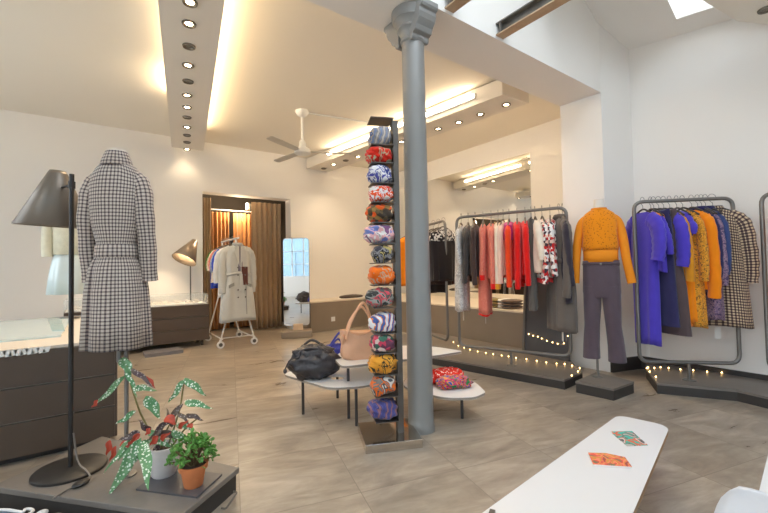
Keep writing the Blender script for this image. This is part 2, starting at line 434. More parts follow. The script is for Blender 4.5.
for i, (px, py, lit) in enumerate([(190, 2, 1), (189, 23.5, 1), (189, 46, 0), (188, 65, 1), (188, 81, 0), (187, 95, 1), (187, 107, 1), (187, 117, 0), (187, 127, 1), (187, 135, 0), (187, 142, 0), (187, 149, 1)]):
    p = onz(px, py, ZS)
    if p.y < YI+.1: continue
    spot(p, lit, '%s spotlight %s on the long left bulkhead, counted from the camera end' % (ORD[i], 'lit' if lit else 'unlit'))
for i, (px, py, lit) in enumerate([(507.5, 105, 1), (482, 114.5, 1), (460, 122.5, 1), (439.5, 129, 1), (403, 142, 1), (359, 157, 1), (347, 160.5, 0), (335, 164.5, 1), (325, 168.5, 0)]):
    p = onz(px, py, ZS); p.x -= .03
    spot(p, lit, '%s spotlight %s on the bulkhead with tube lights, counted from the camera end' % (ORD[i], 'lit' if lit else 'unlit'))
p = onz(766, 9, 3.45)
spot(p, 0, 'unlit spotlight in the soffit at the top right corner')
# fluorescent tubes along the face of the second bulkhead
M_TUBE = glow('fluorescent_glow', (255, 232, 196), 13.0)
def tubelight(p0, p1, label):
    p0, p1 = Vector(p0), Vector(p1); o = thing('tube_light', label, 'tube light', p0, 0, 'tube lights on the bulkhead')
    d = (p1-p0).normalized(); n = Vector((-d.y, d.x, 0)).normalized(); n = n if n.x < 0 else -n
    c = (p0+p1)/2
    MB().obox(c+n*.012, d*((p1-p0).length/2), n*.012, (0, 0, .035)).build('fixture', M_WHITE, o, smooth=False)
    MB().cyl(p0+n*.04+d*.03, p1+n*.04-d*.03, .022).build('tube', M_TUBE, o)
def bl(y, z): return Vector((4.14+(3.62-4.14)*(y-3.06)/(7.74-3.06)-.004, y, z))
tubelight(bl(3.45, ZS+.115), bl(4.95, ZS+.115), 'fluorescent tube on the bulkhead face right of the grey column')
tubelight(bl(5.05, ZS+.115), bl(6.9, ZS+.115), 'fluorescent tube on the bulkhead face left of the grey column')
def br(y, z): return Vector((4.66+(4.16-4.66)*(y-3.03)/(7.7-3.03)+.004, y, z))
def tubelight_right(y0, y1, label):
    p0, p1 = br(y0, ZS+.115), br(y1, ZS+.115); o = thing('tube_light', label, 'tube light', p0, 0, 'tube lights on the bulkhead')
    d = (p1-p0).normalized(); n = Vector((d.y, -d.x, 0)); c = (p0+p1)/2
    MB().obox(c+n*.012, d*((p1-p0).length/2), n*.012, (0, 0, .035)).build('fixture', M_WHITE, o, smooth=False)
    MB().cyl(p0+n*.04+d*.03, p1+n*.04-d*.03, .022).build('tube', M_TUBE, o)
tubelight_right(3.5, 5.1, 'near fluorescent tube on the far bulkhead face, seen in the wall mirror')
tubelight_right(5.3, 7.2, 'far fluorescent tube on the far bulkhead face, seen in the wall mirror')
def area(name, loc, size, sy, energy, color, direction):
    l = bpy.data.lights.new(name, 'AREA'); l.shape = 'RECTANGLE'; l.size = size; l.size_y = sy; l.energy = energy; l.color = color
    o = bpy.data.objects.new(name, l); COL.objects.link(o); o.location = loc
    o.rotation_euler = Vector(direction).to_track_quat('-Z', 'Y').to_euler(); return o
# cove lamps lying on top of the two bulkheads
d1 = (Vector((e2.x+f2.x, e2.y+f2.y, 0))-Vector((L0.x+R0.x, YI*2, 0))).normalized()
COVE = []
def cove(a, b, en, side):
    a, b = Vector(a), Vector(b); c = (a+b)/2; d = (b-a)
    l = bpy.data.lights.new('cove_lamp', 'AREA'); l.shape = 'RECTANGLE'; l.size = .05; l.size_y = d.length; l.energy = en; l.color = (1, .76, .46)
    o = bpy.data.objects.new('cove_lamp', l); COL.objects.link(o); o.location = c
    y = d.normalized(); z = -(Vector((-y.y, y.x, 0))*side+Vector((0, 0, .12))).normalized(); x = y.cross(z)
    o.rotation_euler = Matrix((x, y, z)).transposed().to_euler()
def bp1(y, k): t = (y-YI)/(7.55-YI); return ((L0.x+R0.x)/2*(1-t)+(e2.x+f2.x)/2*t+k*.14, y, ZS+.165)
cove(bp1(3.0, 1), bp1(6.9, 1), 22, -1)
cove(bp1(5.1, -1), bp1(5.8, -1), 4, 1)
cove(bp1(3.2, -1), bp1(5.0, -1), 2, 1)

# steel joists that rest on the header beam
M_JOIST = plain('raw_steel', (112, 108, 102), .5, .3, var=.18, scale=14)
def joist(px, py, label, yend):
    p = ony(px, py, YF); x, zb = p.x, p.z; h = .1; w = .05
    o = thing('steel_joist', label, 'steel beam', (x, YF, zb), 0)
    MB().box((x-w, yend, zb), (x+w, YF, zb+.012)).build('bottom_flange', plain('underlit_flange', (186, 158, 128), .6, .1, var=.2, scale=14), o, smooth=False)  # light from below is put into this paler tan
    MB().box((x-w, yend, zb+h), (x+w, YF, zb+h+.012)).build('top_flange', M_JOIST, o, smooth=False)
    MB().box((x-.006, yend, zb+.012), (x+.006, YF, zb+h)).build('web', M_JOIST, o, smooth=False)
    MB().box((x-w*.9, YF-.05, zb+.012), (x+w*.9, YF-.03, zb+h)).build('end_plate', M_JOIST, o, smooth=False)
joist(499.5, 37.5, 'grey steel joist on the white header, right of the two', -2.9)
joist(449, 11, 'grey steel joist next to the column capital, left of the two', -2.9)

# ------------------------------------------------------------------ column
CX, CY = 2.01, 2.315
col = thing('iron_column', 'round grey cast-iron column holding up the white header beam', 'column', (CX, CY, 0))
MB().lathe([(.105, 0), (.105, .04), (.1, .06), (.098, .1), (.098, .5), (.088, 2.98), (.088, 3.02)], (CX, CY, 0), 40).build('shaft', M_COLUMN, col)
MB().lathe([(.09, 3.01), (.1, 3.02), (.1, 3.035), (.092, 3.045), (.1, 3.08), (.118, 3.105), (.124, 3.11), (.124, 3.125), (.118, 3.13), (.13, 3.15), (.15, 3.175), (.156, 3.18), (.156, 3.195), (.166, 3.21), (.166, ZB-.005)], (CX, CY, 0), 36).build('capital', M_COLUMN, col)
for sgn in (-1, 1):
    prof = [(0.07, 3.0), (.1, 3.0), (.112, 3.015), (.112, 3.04), (.15, 3.055), (.165, 3.09), (.2, 3.13), (.215, 3.165), (.215, 3.195), (.235, 3.205), (.245, 3.22), (.245, ZB-.003), (.07, ZB-.003)]
    MB().loft([[Vector((CX+dy, CY+sgn*r*(.85 if sgn < 0 else 1.1), z)) for r, z in prof] for dy in (-.085, .085)]).build('bracket', M_COLUMN, col, bevel=.006, smooth=False)

# ------------------------------------------------------------------ wall mirror and the low bench
tl, tr = onx(429, 181, XM), onx(530, 152, XM)
solo('wall_mirror', MB().box((XM-.012, tr.y, .6), (XM-.002, YB-.02, 3.23)), M_MIRROR, 'large frameless mirror on the alcove wall behind the clothes rack', 'mirror', smooth=False)
bn = thing('stone_bench', 'low taupe tiled bench running along the back wall and under the mirror', 'bench', (4.75, 7.1, 0))
mb = MB(); P1 = [(4.76, 2.66), (6.1, 2.66), (6.1, 7.78), (3.37, 7.78), (3.37, 7.1), (4.76, 7.1)]
mb.prism(P1, 0, .58); mb.build('bench_body', M_BENCH, bn, smooth=False)
mb = MB(); mb.prism(P1, .58, .605); mb.build('bench_top', plain('pale_stone', (216, 203, 184), .45, var=.06), bn, smooth=False)
q = ony(333, 319, 7.1)
MB().box((q.x-.045, 7.088, q.z-.045), (q.x+.045, 7.1, q.z+.045)).build('wall_socket', M_WHITE, bn, bevel=.004, smooth=False)
q = onz(325, 297, .606)
q = Vector((q.x+.1, 7.25, .606))
solo('folded_scarf', MB().blob((q.x+.15, 7.35, .64), (.3, .12, .045), 28, 10, lambda th, ph, d: 1+.12*noise.noise(d*4)), fabric('charcoal_knit', (84, 74, 66)), 'dark folded scarf lying on the bench by the back wall', 'scarf')
for k in range(4):
    solo('paper_sheet', MB().rbox((4.25+.22*k, 7.3+.03*(k % 2), .609+.002*k), (.26, .2, .004), .2*k-.3), M_PAPER, ['white paper sheet on the bench nearest the dark scarf', 'second white paper sheet on the bench', 'third white paper sheet on the bench', 'white paper sheet on the bench nearest the tower'][k], 'paper', smooth=False)
# folded clothes on the bench under the mirror
for k, (px, c, cc) in enumerate([(496, (128, 110, 60), 'olive'), (505, (226, 222, 214), 'white'), (512, (96, 76, 62), 'brown'), (488, (70, 62, 60), 'dark grey')]):
    w = onx(px, 306, 5.0); mb = MB()
    for j in range(3):
        mb.blob((5.0+.04*(k % 2), w.y, .63+.045*j), (.15, .13, .026), 20, 8, lambda th, ph, d: 1+.18*abs(math.sin(2*ph))**2+.06*noise.noise(d*3))
    solo('folded_pullover', mb, fabric('fold_'+cc.replace(' ', '_'), c), '%s folded garment pile on the bench below the wall mirror' % cc, 'folded clothes')

# ------------------------------------------------------------------ doorway curtains
def curtain(name, label, x0, x1, y, z0, z1, folds, amp, m, gather=0):
    mb = MB(); n = folds*10
    def side(off):
        def fn(u, v):
            w = 1-.12*gather*math.sin(PI*min(1, v*1.2)); x = (x0+x1)/2+(x1-x0)*(u-.5)*w
            yy = y+amp*math.sin(2*PI*folds*u+.6*math.sin(5*u+1))*(.75+.25*v)+.3*amp*math.sin(11*u+3*v)+off
            return Vector((x, yy, z1+(z0-z1)*v))
        return fn
    mb.grid(side(0), n, 12)
    o = solo(name, mb, m, label, 'curtain', solid=.006)
    return o
M_TAUPE = fabric('taupe_curtain', (166, 140, 110)); M_OCHRE = fabric('ochre_curtain', (196, 140, 84))
curtain('door_curtain', 'wide taupe curtain hanging at the right of the doorway', ony(252, 260, 8.25).x, ony(281, 260, 8.25).x, 8.25, .02, DZ-.04, 6, .035, M_TAUPE)
curtain('door_curtain', 'narrow taupe curtain at the left edge of the doorway', ony(202, 260, 8.2).x, ony(211, 260, 8.2).x, 8.2, .02, DZ-.04, 3, .025, M_TAUPE)
curtain('fitting_room_curtain', 'ochre curtain inside the fitting room on the left', ony(210, 260, 8.75).x, ony(229, 260, 8.75).x, 8.75, .03, 2.5, 5, .04, M_OCHRE)
curtain('fitting_room_curtain', 'ochre curtain inside the fitting room on the right', ony(234, 260, 8.75).x, ony(254, 260, 8.75).x, 8.75, .03, 2.5, 5, .04, M_OCHRE)
solo('curtain_rod', MB().cyl((1.56, 8.75, 2.55), (3.3, 8.75, 2.55), .014), M_WHMET, 'thin rod inside the fitting room carrying the ochre curtains', 'curtain rod')
solo('hooded_white_lamp', MB().lathe([(.03, 2.56), (.055, 2.58), (.05, 2.7), (.03, 2.72)], (ony(248, 202, 8.6).x, 8.6, 0)), M_WHMET, 'small white hanging fixture at the top of the fitting room', 'lamp')

# ------------------------------------------------------------------ standing mirror
d = 7.35
p = onz(297, 330, 0); p = ony(297, 330, 6.9); p.z = 0
sm = thing('standing_mirror', 'tall rounded standing mirror beside the doorway', 'mirror', p, math.radians(-24))
MB().rbox((0, 0, .06), (.55, .34, .12)).build('base_block', M_BENCH, sm, local=True, bevel=.01, smooth=False)
MB().rbox((.02, 0, .18), (.18, .1, .12)).build('foot', plain('pale_wood', (206, 178, 148), .6), sm, local=True, bevel=.005, smooth=False)
poly = rounded([(-.24, .2), (.24, .2), (.24, 1.84), (-.24, 1.84)], .07)
MB().loft([[Vector((a, -.012, b)) for a, b in poly], [Vector((a, .012, b)) for a, b in poly]]).build('mirror_back', M_TOWER, sm, local=True, smooth=False)
poly = rounded([(-.233, .207), (.233, .207), (.233, 1.833), (-.233, 1.833)], .065)
MB().loft([[Vector((a, -.018, b)) for a, b in poly], [Vector((a, -.0125, b)) for a, b in poly]]).build('mirror_pane', M_MIRROR, sm, local=True, smooth=False)
#@@PART2
# ------------------------------------------------------------------ platform, lamp, coat, plants
PT = .13
pl = thing('display_platform', 'low grey board platform in the left foreground under the lamp and plants', 'platform', (0, 2.7, 0))
PP = [(.65, 2.33), (.31, 2.05), (-.46, 2.95), (.02, 3.36)]
def inset(poly, k):
    c = Vector((sum(p[0] for p in poly)/len(poly), sum(p[1] for p in poly)/len(poly)))
    return [tuple(c+(Vector(p)-c)*k) for p in poly]
MB().prism(inset(PP, .97), 0, PT-.03).build('plinth', M_PLSIDE, pl, smooth=False)
MB().prism(PP, PT-.03, PT).build('top_board', M_PLINTH, pl, smooth=False, bevel=.004)
fd = (Vector(PP[0]+(0,))-Vector(PP[1]+(0,)));
hp = Vector((.53, 2.205, .05))
MB().tube(arc_path([hp+fd*.1+Vector((.02, -.024, .02)), hp+fd*.1+Vector((.035, -.045, .02)), hp-fd*.12+Vector((.035, -.045, -.01)), hp-fd*.12+Vector((.02, -.024, -.01))], .02), .005, 8).build('rope_handle', M_TOWER, pl)

LX, LY = -.128, 2.9
lp = thing('floor_lamp', 'tall black floor lamp with a dark cone shade on the left platform', 'floor lamp', (LX, LY, PT))
MB().lathe([(.175, PT), (.175, PT+.012), (.168, PT+.018), (.02, PT+.022)], (LX, LY, 0), 48).build('base', M_BLACK, lp)
MB().cyl((LX, LY, PT+.015), (LX, LY, 1.83), .0125).build('pole', M_BLACK, lp)
q0 = at(40, 172, 2.2); q1 = at(46, 222, 2.2); q0 = at(58, 171, 2.42); q1 = at(55, 226.5, 2.42)
ax = (q1-q0).normalized(); t_ = ax.cross(Vector((0, 1, 0))).normalized(); b_ = ax.cross(t_)
def ringat(c, r, n=40): return [c+t_*r*math.cos(2*PI*k/n)+b_*r*math.sin(2*PI*k/n) for k in range(n)]
M_SHADE = plain('shade_metal', (122, 112, 100), .36, .35, var=.05)
MB().loft([ringat(q0, .04), ringat(q0+ax*.02, .05), ringat(q1, .196)], True, False, False).build('lamp_shade', M_SHADE, lp, solid=.003)
MB().loft([ringat(q0+ax*.004, .037), ringat(q0+ax*.01, .037)]).build('diffuser_cap', glow('shade_glow', (255, 240, 214), 2.0), lp)
MB().blob(q0+ax*.13, (.032, .032, .04), 16, 10).build('bulb', glow('warm_bulb', (255, 220, 170), 14), lp)
MB().cyl(q0+ax*.05, q0+ax*.1, .018).build('socket', M_BLACK, lp)
hz = q0+ax*.14
MB().tube([q0+ax*.11, Vector((LX, LY, hz.z+.02))], .007, 8).build('shade_arm', M_BLACK, lp)
MB().cyl((LX, LY, hz.z), (LX, LY, hz.z+.04), .018).build('clamp', M_BLACK, lp)
M_CORD = plain('cord_grey', (120, 112, 104), .6)
pts = [Vector(), Vector(), onz(86, 470, PT+.03), onz(90, 477, PT+.012), onz(82, 483, PT+.01), onz(70, 488, PT+.006), onz(60, 494, PT+.006), onz(52, 499, PT+.006)]
pts[0] = Vector((LX+.013, LY-.012, .34)); pts[1] = at(78, 461, 2.22)
cd = MB().tube(smoothpath(pts, 8), .0045, 8).build('cord', M_CORD, lp)
q = onz(81, 483, PT+.012)
MB().blob(q, (.045, .03, .013), 18, 10, None, .7).build('foot_switch', M_BLACK, lp)
# bundle of white cable and plugs lying on the front edge
def coil(name, label, pts, r, m): return solo(name, MB().tube(smoothpath(pts, 8), r, 8), m, label, 'cable')
zc = .012
cb = [onz(0, 505, PT+.008), onz(10, 506, PT+.01), onz(20, 509, PT+.012), onz(25, 504, PT+.02), onz(30, 503, PT+.02), onz(32, 509, PT+.012), onz(27, 513, PT+.01)]
fr_ = Vector((-.12, 2.31, 0))
def frontz(px, py, z): return onz(px, py, z)
bxq = [onz(-30, 507, .085), onz(70, 521, .085), onz(60, 560, .085), onz(-60, 560, .085)]
solo('cable_box', MB().prism([(p.x, p.y) for p in bxq], 0, .085), plain('blue_grey_board', (110, 122, 134), .5), 'low blue-grey box in front of the platform with cables lying on it', 'box', smooth=False)
coil('power_cable', 'white looped power cable lying at the front edge of the left platform', [onz(a, b, .093) for a, b in [(-6, 510), (8, 510), (22, 512), (25, 509.5), (30, 509), (33, 511), (27, 515), (18, 517)]], .007, M_WHITE)
solo('power_plug', MB().blob(onz(41, 514, .104), (.03, .016, .017), 14, 10, None, .5), M_WHITE, 'white power plug beside the looped cable in the bottom left corner', 'plug')
solo('power_plug', MB().blob(onz(55, 517, .104), (.028, .016, .017), 14, 10, None, .2), M_TOWER, 'grey power plug right of the white plug in the bottom left corner', 'plug')

# mannequin in a checked coat, seen from behind
DC = 2.2
c0 = at(117.5, 300, DC); rv = Vector(ray(117, 300)); av = Vector((rv.x, rv.y, 0)).normalized(); rt = Vector((av.y, -av.x, 0))
fv = av*math.cos(.5)+rt*math.sin(.5); RZ = math.atan2(fv.y, fv.x)-PI/2
pp = at(126.5, 300, DC); pole = Vector((pp.x, pp.y, 0))
cz = lambda py: at(117, py, DC).z
mq = thing('dress_form', 'dress form on a grey pole wearing the long checked coat', 'mannequin', (c0.x, c0.y, PT), RZ)
Rz = Matrix.Rotation(-RZ, 3, 'Z'); lpole = Rz @ (pole-Vector((c0.x, c0.y, 0)))
MB().cyl((lpole.x, lpole.y, .012), (lpole.x, lpole.y, .8), .011).build('pole', M_STEEL, mq, local=True)
MB().lathe([(.05, 0), (.05, .006), (.02, .012)], (lpole.x, lpole.y, 0), 24).build('foot_plate', M_STEEL, mq, local=True)
q = at(119, 352, DC); lq = Rz @ Vector((q.x-c0.x, q.y-c0.y, 0))
MB().cyl((lq.x, lq.y, cz(362)-PT), (lq.x, lq.y, .8), .012).build('height_clamp', M_STEEL, mq, local=True)
def ell(a, b, z, n=40, fn=None, p=.9, dx=0, dy=0, sl=0):
    out = []
    for k in range(n):
        an = 2*PI*k/n; c, s = math.cos(an), math.sin(an); f_ = fn(an) if fn else 1
        xx = a*f_*math.copysign(abs(c)**p, c); out.append(Vector((dx+xx, dy+b*f_*math.copysign(abs(s)**p, s), z-sl*max(0, abs(xx)-.05))))
    return out
def ringsuv(rings):
    uvs = []; per = max(sum((r[i]-r[i-1]).length for i in range(len(r))) for r in rings)
    for r in rings:
        n = len(r); uvs.append([(per*k/n, sum(p.z for p in r)/n) for k in range(n+1)])
    return uvs
zl = lambda py: cz(py)-PT
rg = [ell(.1, .075, z-PT, 32) for z in (.95, 1.1)]+[ell(.085, .065, cz(250)-PT, 32), ell(.12, .085, cz(205)-PT, 32), ell(.115, .06, cz(180)-PT, 32), ell(.045, .045, cz(164)-PT, 32), ell(.042, .042, cz(149)-PT, 32)]
MB().loft(rg).build('torso', M_SKIN, mq, local=True)
M_COAT = check('gingham_tweed', (196, 184, 170), (136, 122, 116), (66, 58, 64), .0195, .0195, .4)
coat = thing('checked_coat', 'long belted black and cream checked coat seen from behind on the dress form', 'coat', (c0.x, c0.y, cz(347)), RZ)
ZH = cz(347)
def fold(t):
    def fn(an):
        v = 1+.065*t*math.sin(7*an+.4)+.03*t*math.sin(12*an)
        v *= 1-.3*t*math.exp(-((an-(1.5*PI-.75))/.05)**2); return v
    return fn
K_ = .75
prof = [(347, .214, .17, 1, 0), (320, .206, .165, .9, 0), (290, .194, .155, .75, 0), (268, .172, .136, .5, 0), (257, .138, .112, .25, 0), (251, .125, .102, 0, 0), (244, .13, .105, 0, 0), (225, .165, .125, 0, 0), (200, .182, .128, 0, 0), (184, .186, .115, 0, .1), (173, .178, .1, 0, .3), (166, .15, .085, 0, .42), (162, .1, .074, 0, .4), (159, .07, .066, 0, .2)]
rg = [ell(a*K_, b*K_, cz(py)-ZH, 72, fold(t), sl=sl_) for py, a, b, t, sl_ in prof]
mb = MB(); mb.loft(rg, True, False, False, ringsuv(rg)); mb.build('coat_body', M_COAT, coat, local=True, solid=.006)
for sg in (1, -1):
    P = [(.1*sg, 0, cz(177)), (.135*sg, 0, cz(181)), (.165*sg, -.008, cz(192)), (.182*sg, -.012, cz(216)), (.19*sg, .005, cz(246)), (.186*sg, .03, cz(281))]
    P = smoothpath([(x*.83, y, z-ZH) for x, y, z in P], 5); n = len(P)
    MB().tube(P, [.043+.006*math.sin(PI*min(1, i/n*1.3))+.002*math.sin(i*1.3) for i in range(n)], 20, uv=True, flat=1.05).build('sleeve', M_COAT, coat, local=True)
rg = [ell(a*K_, b*K_, cz(py)-ZH, 48) for py, a, b in ((257.5, .142, .115), (256, .144, .118), (246, .137, .112), (245, .133, .108))]
mb = MB(); mb.loft(rg, True, False, False, ringsuv(rg)); mb.build('belt', M_COAT, coat, local=True, solid=.008)
def col_ring(a, b, py, drop):
    r = ell(a*K_, b*K_, cz(py)-ZH, 40)
    for v in r: v.z -= drop*max(0, v.y/(b*K_)+.2)
    return r
rg = [col_ring(.108, .1, 166, .04), col_ring(.1, .092, 161, .04), col_ring(.076, .074, 152, .03), col_ring(.068, .066, 153.5, .03)]
mb = MB(); mb.loft(rg, True, False, False, ringsuv(rg)); mb.build('collar', M_COAT, coat, local=True, solid=.006)

# slate tray, spotted begonia, jade plant
sl = [onz(136, 489, PT+.008), onz(197, 497, PT+.008), onz(222, 474, PT+.008), onz(165, 466, PT+.008)]
solo('slate_tray', MB().prism([(p.x, p.y) for p in sl], PT, PT+.009), plain('slate', (84, 82, 84), .3, var=.25, scale=10), 'thin dark slate tray under the two potted plants', 'tray', smooth=False)
ZT_ = PT+.009
b0 = onz(164, 474, ZT_); 
bg = thing('potted_begonia', 'tall spotted-leaf begonia in a weathered white pot on the platform', 'potted plant', b0)
pr = .078
MB().lathe([(pr*.72, 0), (pr*.8, .008), (pr*.98, .09), (pr*1.02, .158), (pr*.95, .16), (pr*.9, .14)], b0, 32).build('pot', plain('weathered_white', (206, 200, 196), .55, var=.2, scale=14), bg)
MB().lathe([(pr*.9, .138), (.01, .142)], b0, 24).build('soil', plain('soil', (62, 48, 38), .9, var=.3, scale=60), bg)
DB = (CM @ (np.array(b0)-C0))[1]
M_SPOT = dots('spotted_leaf', (84, 134, 88), (222, 230, 212), 74, .36, .45, (112, 152, 106))
M_SPOTD = dots('dark_leaf', (78, 62, 66), (160, 150, 146), 70, .3, .45, (110, 96, 84))
M_REDL = plain('red_leaf', (176, 62, 36), .5, var=.3, scale=30)
M_STEM = plain('begonia_stem', (118, 112, 66), .55, var=.3, scale=30)
def leaf(p0, p1, w, name, m, root, bend=.02, nrm=None):
    p0, p1 = Vector(p0), Vector(p1); d = p1-p0; L = d.length; d.normalize()
    v = Vector(C0)-(p0+p1)/2; v.normalize()
    s = d.cross(v).normalized(); nn = s.cross(d).normalized()
    if nn.dot(v) < 0: nn = -nn
    mb = MB()
    def fn(u, t):
        k = (math.sin(PI*min(1, t**.7)))**.85*(1-.35*t) if 0 < t < 1 else 0
        x = (u-.5)*2
        return p0+d*L*t+s*x*w*k*.5+nn*(bend*math.sin(PI*t)+.18*w*abs(x)*k-.12*w)+Vector((0, 0, -.02*t*t))*0+s*.004*math.sin(9*t)
    mb.grid(fn, 6, 12); return mb.build(name, m, root, solid=.0015)
px = DB*1/FPX
def A(x, y, dd=0): return at(x, y, DB+dd)
stems = [[(160, 452), (150, 432), (140, 412), (131, 385), (127, 366)], [(166, 452), (174, 428), (180, 408), (184, 382)], [(158, 455), (140, 442), (122, 440)], [(168, 452), (184, 430), (198, 418)], [(160, 450), (166, 432), (172, 420)]]
for s_ in stems:
    pts = smoothpath([A(x, y, .02*math.sin(i)) for i, (x, y) in enumerate(s_)], 5); n = len(pts)
    MB().tube(pts, [.0055-.002*i/n for i in range(n)], 8).build('stem', M_STEM, bg)
LV = [((122, 357), (132, 378), 13, 0), ((125, 376), (93, 407), 8, 0), ((131, 368), (155, 388), 7, 1), ((133, 387), (157, 390), 9, 0), ((146, 396), (161, 419), 15, 0), ((136, 411), (115, 425), 7, 0),
      ((184, 380), (168, 404), 8, 0), ((184, 378), (207, 396), 10, 0), ((184, 401), (213, 408), 10, 0), ((183, 404), (158, 432), 8, 1), ((141, 438), (108, 499), 16, 0), ((143, 440), (149, 490), 15, 0),
      ((166, 422), (148, 442), 9, 1), ((186, 414), (204, 420), 7, 1), ((128, 440), (104, 474), 5, 0), ((150, 438), (172, 446), 12, 0), ((156, 432), (182, 438), 11, 1), ((140, 432), (118, 441), 9, 1), ((152, 440), (136, 452), 10, 0), ((172, 430), (190, 445), 10, 0)]
LV += [((150, 432), (138, 420), 8, 1), ((172, 428), (166, 408), 6, 1), ((176, 424), (196, 430), 8, 0), ((134, 438), (118, 462), 9, 0), ((160, 444), (150, 462), 9, 1), ((148, 430), (162, 440), 9, 0), ((126, 370), (138, 398), 6, 0), ((178, 412), (190, 424), 6, 1), ((145, 440), (128, 470), 11, 0)]
for i, (p, q, w, k) in enumerate(LV):
    dd = .05*math.sin(i*2.1)-.02
    leaf(A(*p, dd*.3-.07*(q[1] > 470)), A(*q, dd-.2*(q[1] > 470)), w*px*.8, 'leaf', (M_SPOT, M_SPOTD)[k], bg, .012)
for p, q, w in [((110, 440), (107, 456), 6), ((121, 442), (131, 447), 7), ((166, 416), (176, 424), 10), ((146, 376), (156, 388), 4), ((98, 400), (92, 408), 4), ((160, 440), (170, 432), 6), ((188, 424), (194, 429), 5), ((150, 428), (146, 436), 5), ((140, 434), (128, 446), 7), ((116, 446), (110, 462), 5), ((158, 436), (150, 446), 7), ((178, 428), (188, 420), 5)]:
    o = leaf(A(*p, -.035), A(*q, -.045), w*px, 'red_leaf', M_REDL, bg, .008); o['label'] = 'dry orange-red leaf'
j0 = onz(193.5, 485, ZT_)
jp = thing('potted_jade_plant', 'small bushy green jade plant in a terracotta pot on the slate tray', 'potted plant', j0)
M_TERRA = plain('terracotta', (196, 116, 68), .75, var=.15, scale=18)
MB().lathe([(.044, 0), (.046, .004), (.06, .085), (.069, .086), (.072, .112), (.064, .112), (.06, .1)], j0, 32).build('pot', M_TERRA, jp)
MB().lathe([(.06, .1), (.004, .104)], j0, 24).build('soil', plain('soil', (62, 48, 38), .9), jp)
jc = j0+Vector((0, 0, .175)); mb = MB(); ms = MB(); rnd = random.Random(3)
for k in range(46):
    an = rnd.uniform(0, 2*PI); el = rnd.uniform(.1, 1.45); r = rnd.uniform(.7, 1)
    tip = j0+Vector((math.cos(an)*math.cos(el)*.115*r, math.sin(an)*math.cos(el)*.115*r, .115+.15*math.sin(el)*r))
    ms.tube(smoothpath([j0+Vector((math.cos(an)*.015, math.sin(an)*.015, .1)), (j0+tip)/2+Vector((0, 0, .06)), tip], 4), .004, 6)
    for m_ in range(9):
        dv = Vector((rnd.gauss(0, 1), rnd.gauss(0, 1), rnd.gauss(.5, .8))).normalized(); L = rnd.uniform(.016, .025)
        base = tip+Vector((rnd.gauss(0, .008), rnd.gauss(0, .008), rnd.gauss(0, .01)))
        sd = dv.cross(Vector((rnd.random(), rnd.random(), rnd.random()))).normalized(); th = dv.cross(sd)
        rings = []
        for t, w in ((0, .15), (.35, .8), (.7, 1), (.95, .6), (1.05, .1)):
            rings.append([base+dv*L*t*1.3+sd*math.cos(a_)*L*.42*w+th*math.sin(a_)*L*.16*w for a_ in (0, PI/3, 2*PI/3, PI, 4*PI/3, 5*PI/3)])
        mb.loft(rings)
mb.build('foliage', plain('jade_green', (92, 142, 62), .4, var=.35, scale=30), jp); ms.build('stems', plain('jade_stem', (110, 92, 64), .7), jp)

# ------------------------------------------------------------------ drawer units
M_GROOVE = plain('drawer_edge', (150, 138, 124), .5)
M_ICE = plain('pale_glass', (206, 222, 222), .08, var=.03, spec=.7)
def drawers(name, label, x0, x1, y0, y1, zb, zt, rows, casters):
    o = thing(name, label, 'drawer cabinet', ((x0+x1)/2, (y0+y1)/2, 0))
    MB().box((x0, y0+.02, zb), (x1, y1, zt)).build('cabinet_body', M_GROOVE, o, smooth=False)
    h = (zt-zb)/rows
    for k in range(rows):
        dw = MB().box((x0+.002, y0, zb+h*k+.004), (x1-.002, y0+.02, zb+h*(k+1)-.008)).build('drawer', M_DARKWOOD, o, smooth=False)
    MB().box((x1-.001, y0+.0, zb+.004), (x1+.014, y1, zt-.006)).build('side_panel', M_DARKWOOD, o, smooth=False)
    if casters:
        for cx in (x0+.1, x1-.08):
            for cy in (y0+.1, y1-.1):
                w = MB().cyl((cx-.015, cy, .045), (cx+.015, cy, .045), .045).build('caster', M_TOWER, o)
                MB().box((cx-.02, cy-.02, .05), (cx+.02, cy+.02, zb)).build('caster_fork', M_STEEL, w, smooth=False)
    else: MB().box((x0+.03, y0+.05, 0), (x1-.03, y1-.05, zb)).build('kickboard', M_PLSIDE, o, smooth=False)
    return o
def vitrine(o, x0, x1, y0, y1, zt, h, lid):
    t = .008
    for a, b, c, d in ((x0, x1, y0, y0+t), (x0, x1, y1-t, y1), (x0, x0+t, y0+t, y1-t), (x1-t, x1, y0+t, y1-t)):
        MB().box((a, c, zt), (b, d, zt+h)).build('glass_side', M_GLASS, o, smooth=False)
    MB().box((x0+.02, y0+.02, zt), (x1-.02, y1-.02, zt+.02)).build('display_tray', M_PAPER, o, smooth=False)
    if lid: MB().box((x0, y0, zt+h), (x1, y1, zt+h+.008)).build('glass_lid', M_ICE, o, smooth=False)
c1 = drawers('drawer_cabinet', 'dark brown three-drawer counter with a pale glass top at the far left', -2.2, .1, 3.56, 5.75, .04, .735, 3, False)
MB().box((-2.2, 3.57, .735), (.1, 5.75, .755)).build('counter_top', plain('cream_top', (226, 214, 198), .5, var=.04), c1, smooth=False)
MB().box((-2.19, 4.0, .755), (-.24, 5.7, .768)).build('glass_lid', M_ICE, c1, smooth=False)
q = [onz(47, 318, .769), onz(61, 318, .769), onz(65, 331, .769), onz(52, 331, .769)]
MB().prism([(p.x, p.y) for p in q], .768, .771).build('glass_strip', plain('aqua_strip', (150, 186, 186), .1), c1, smooth=False)
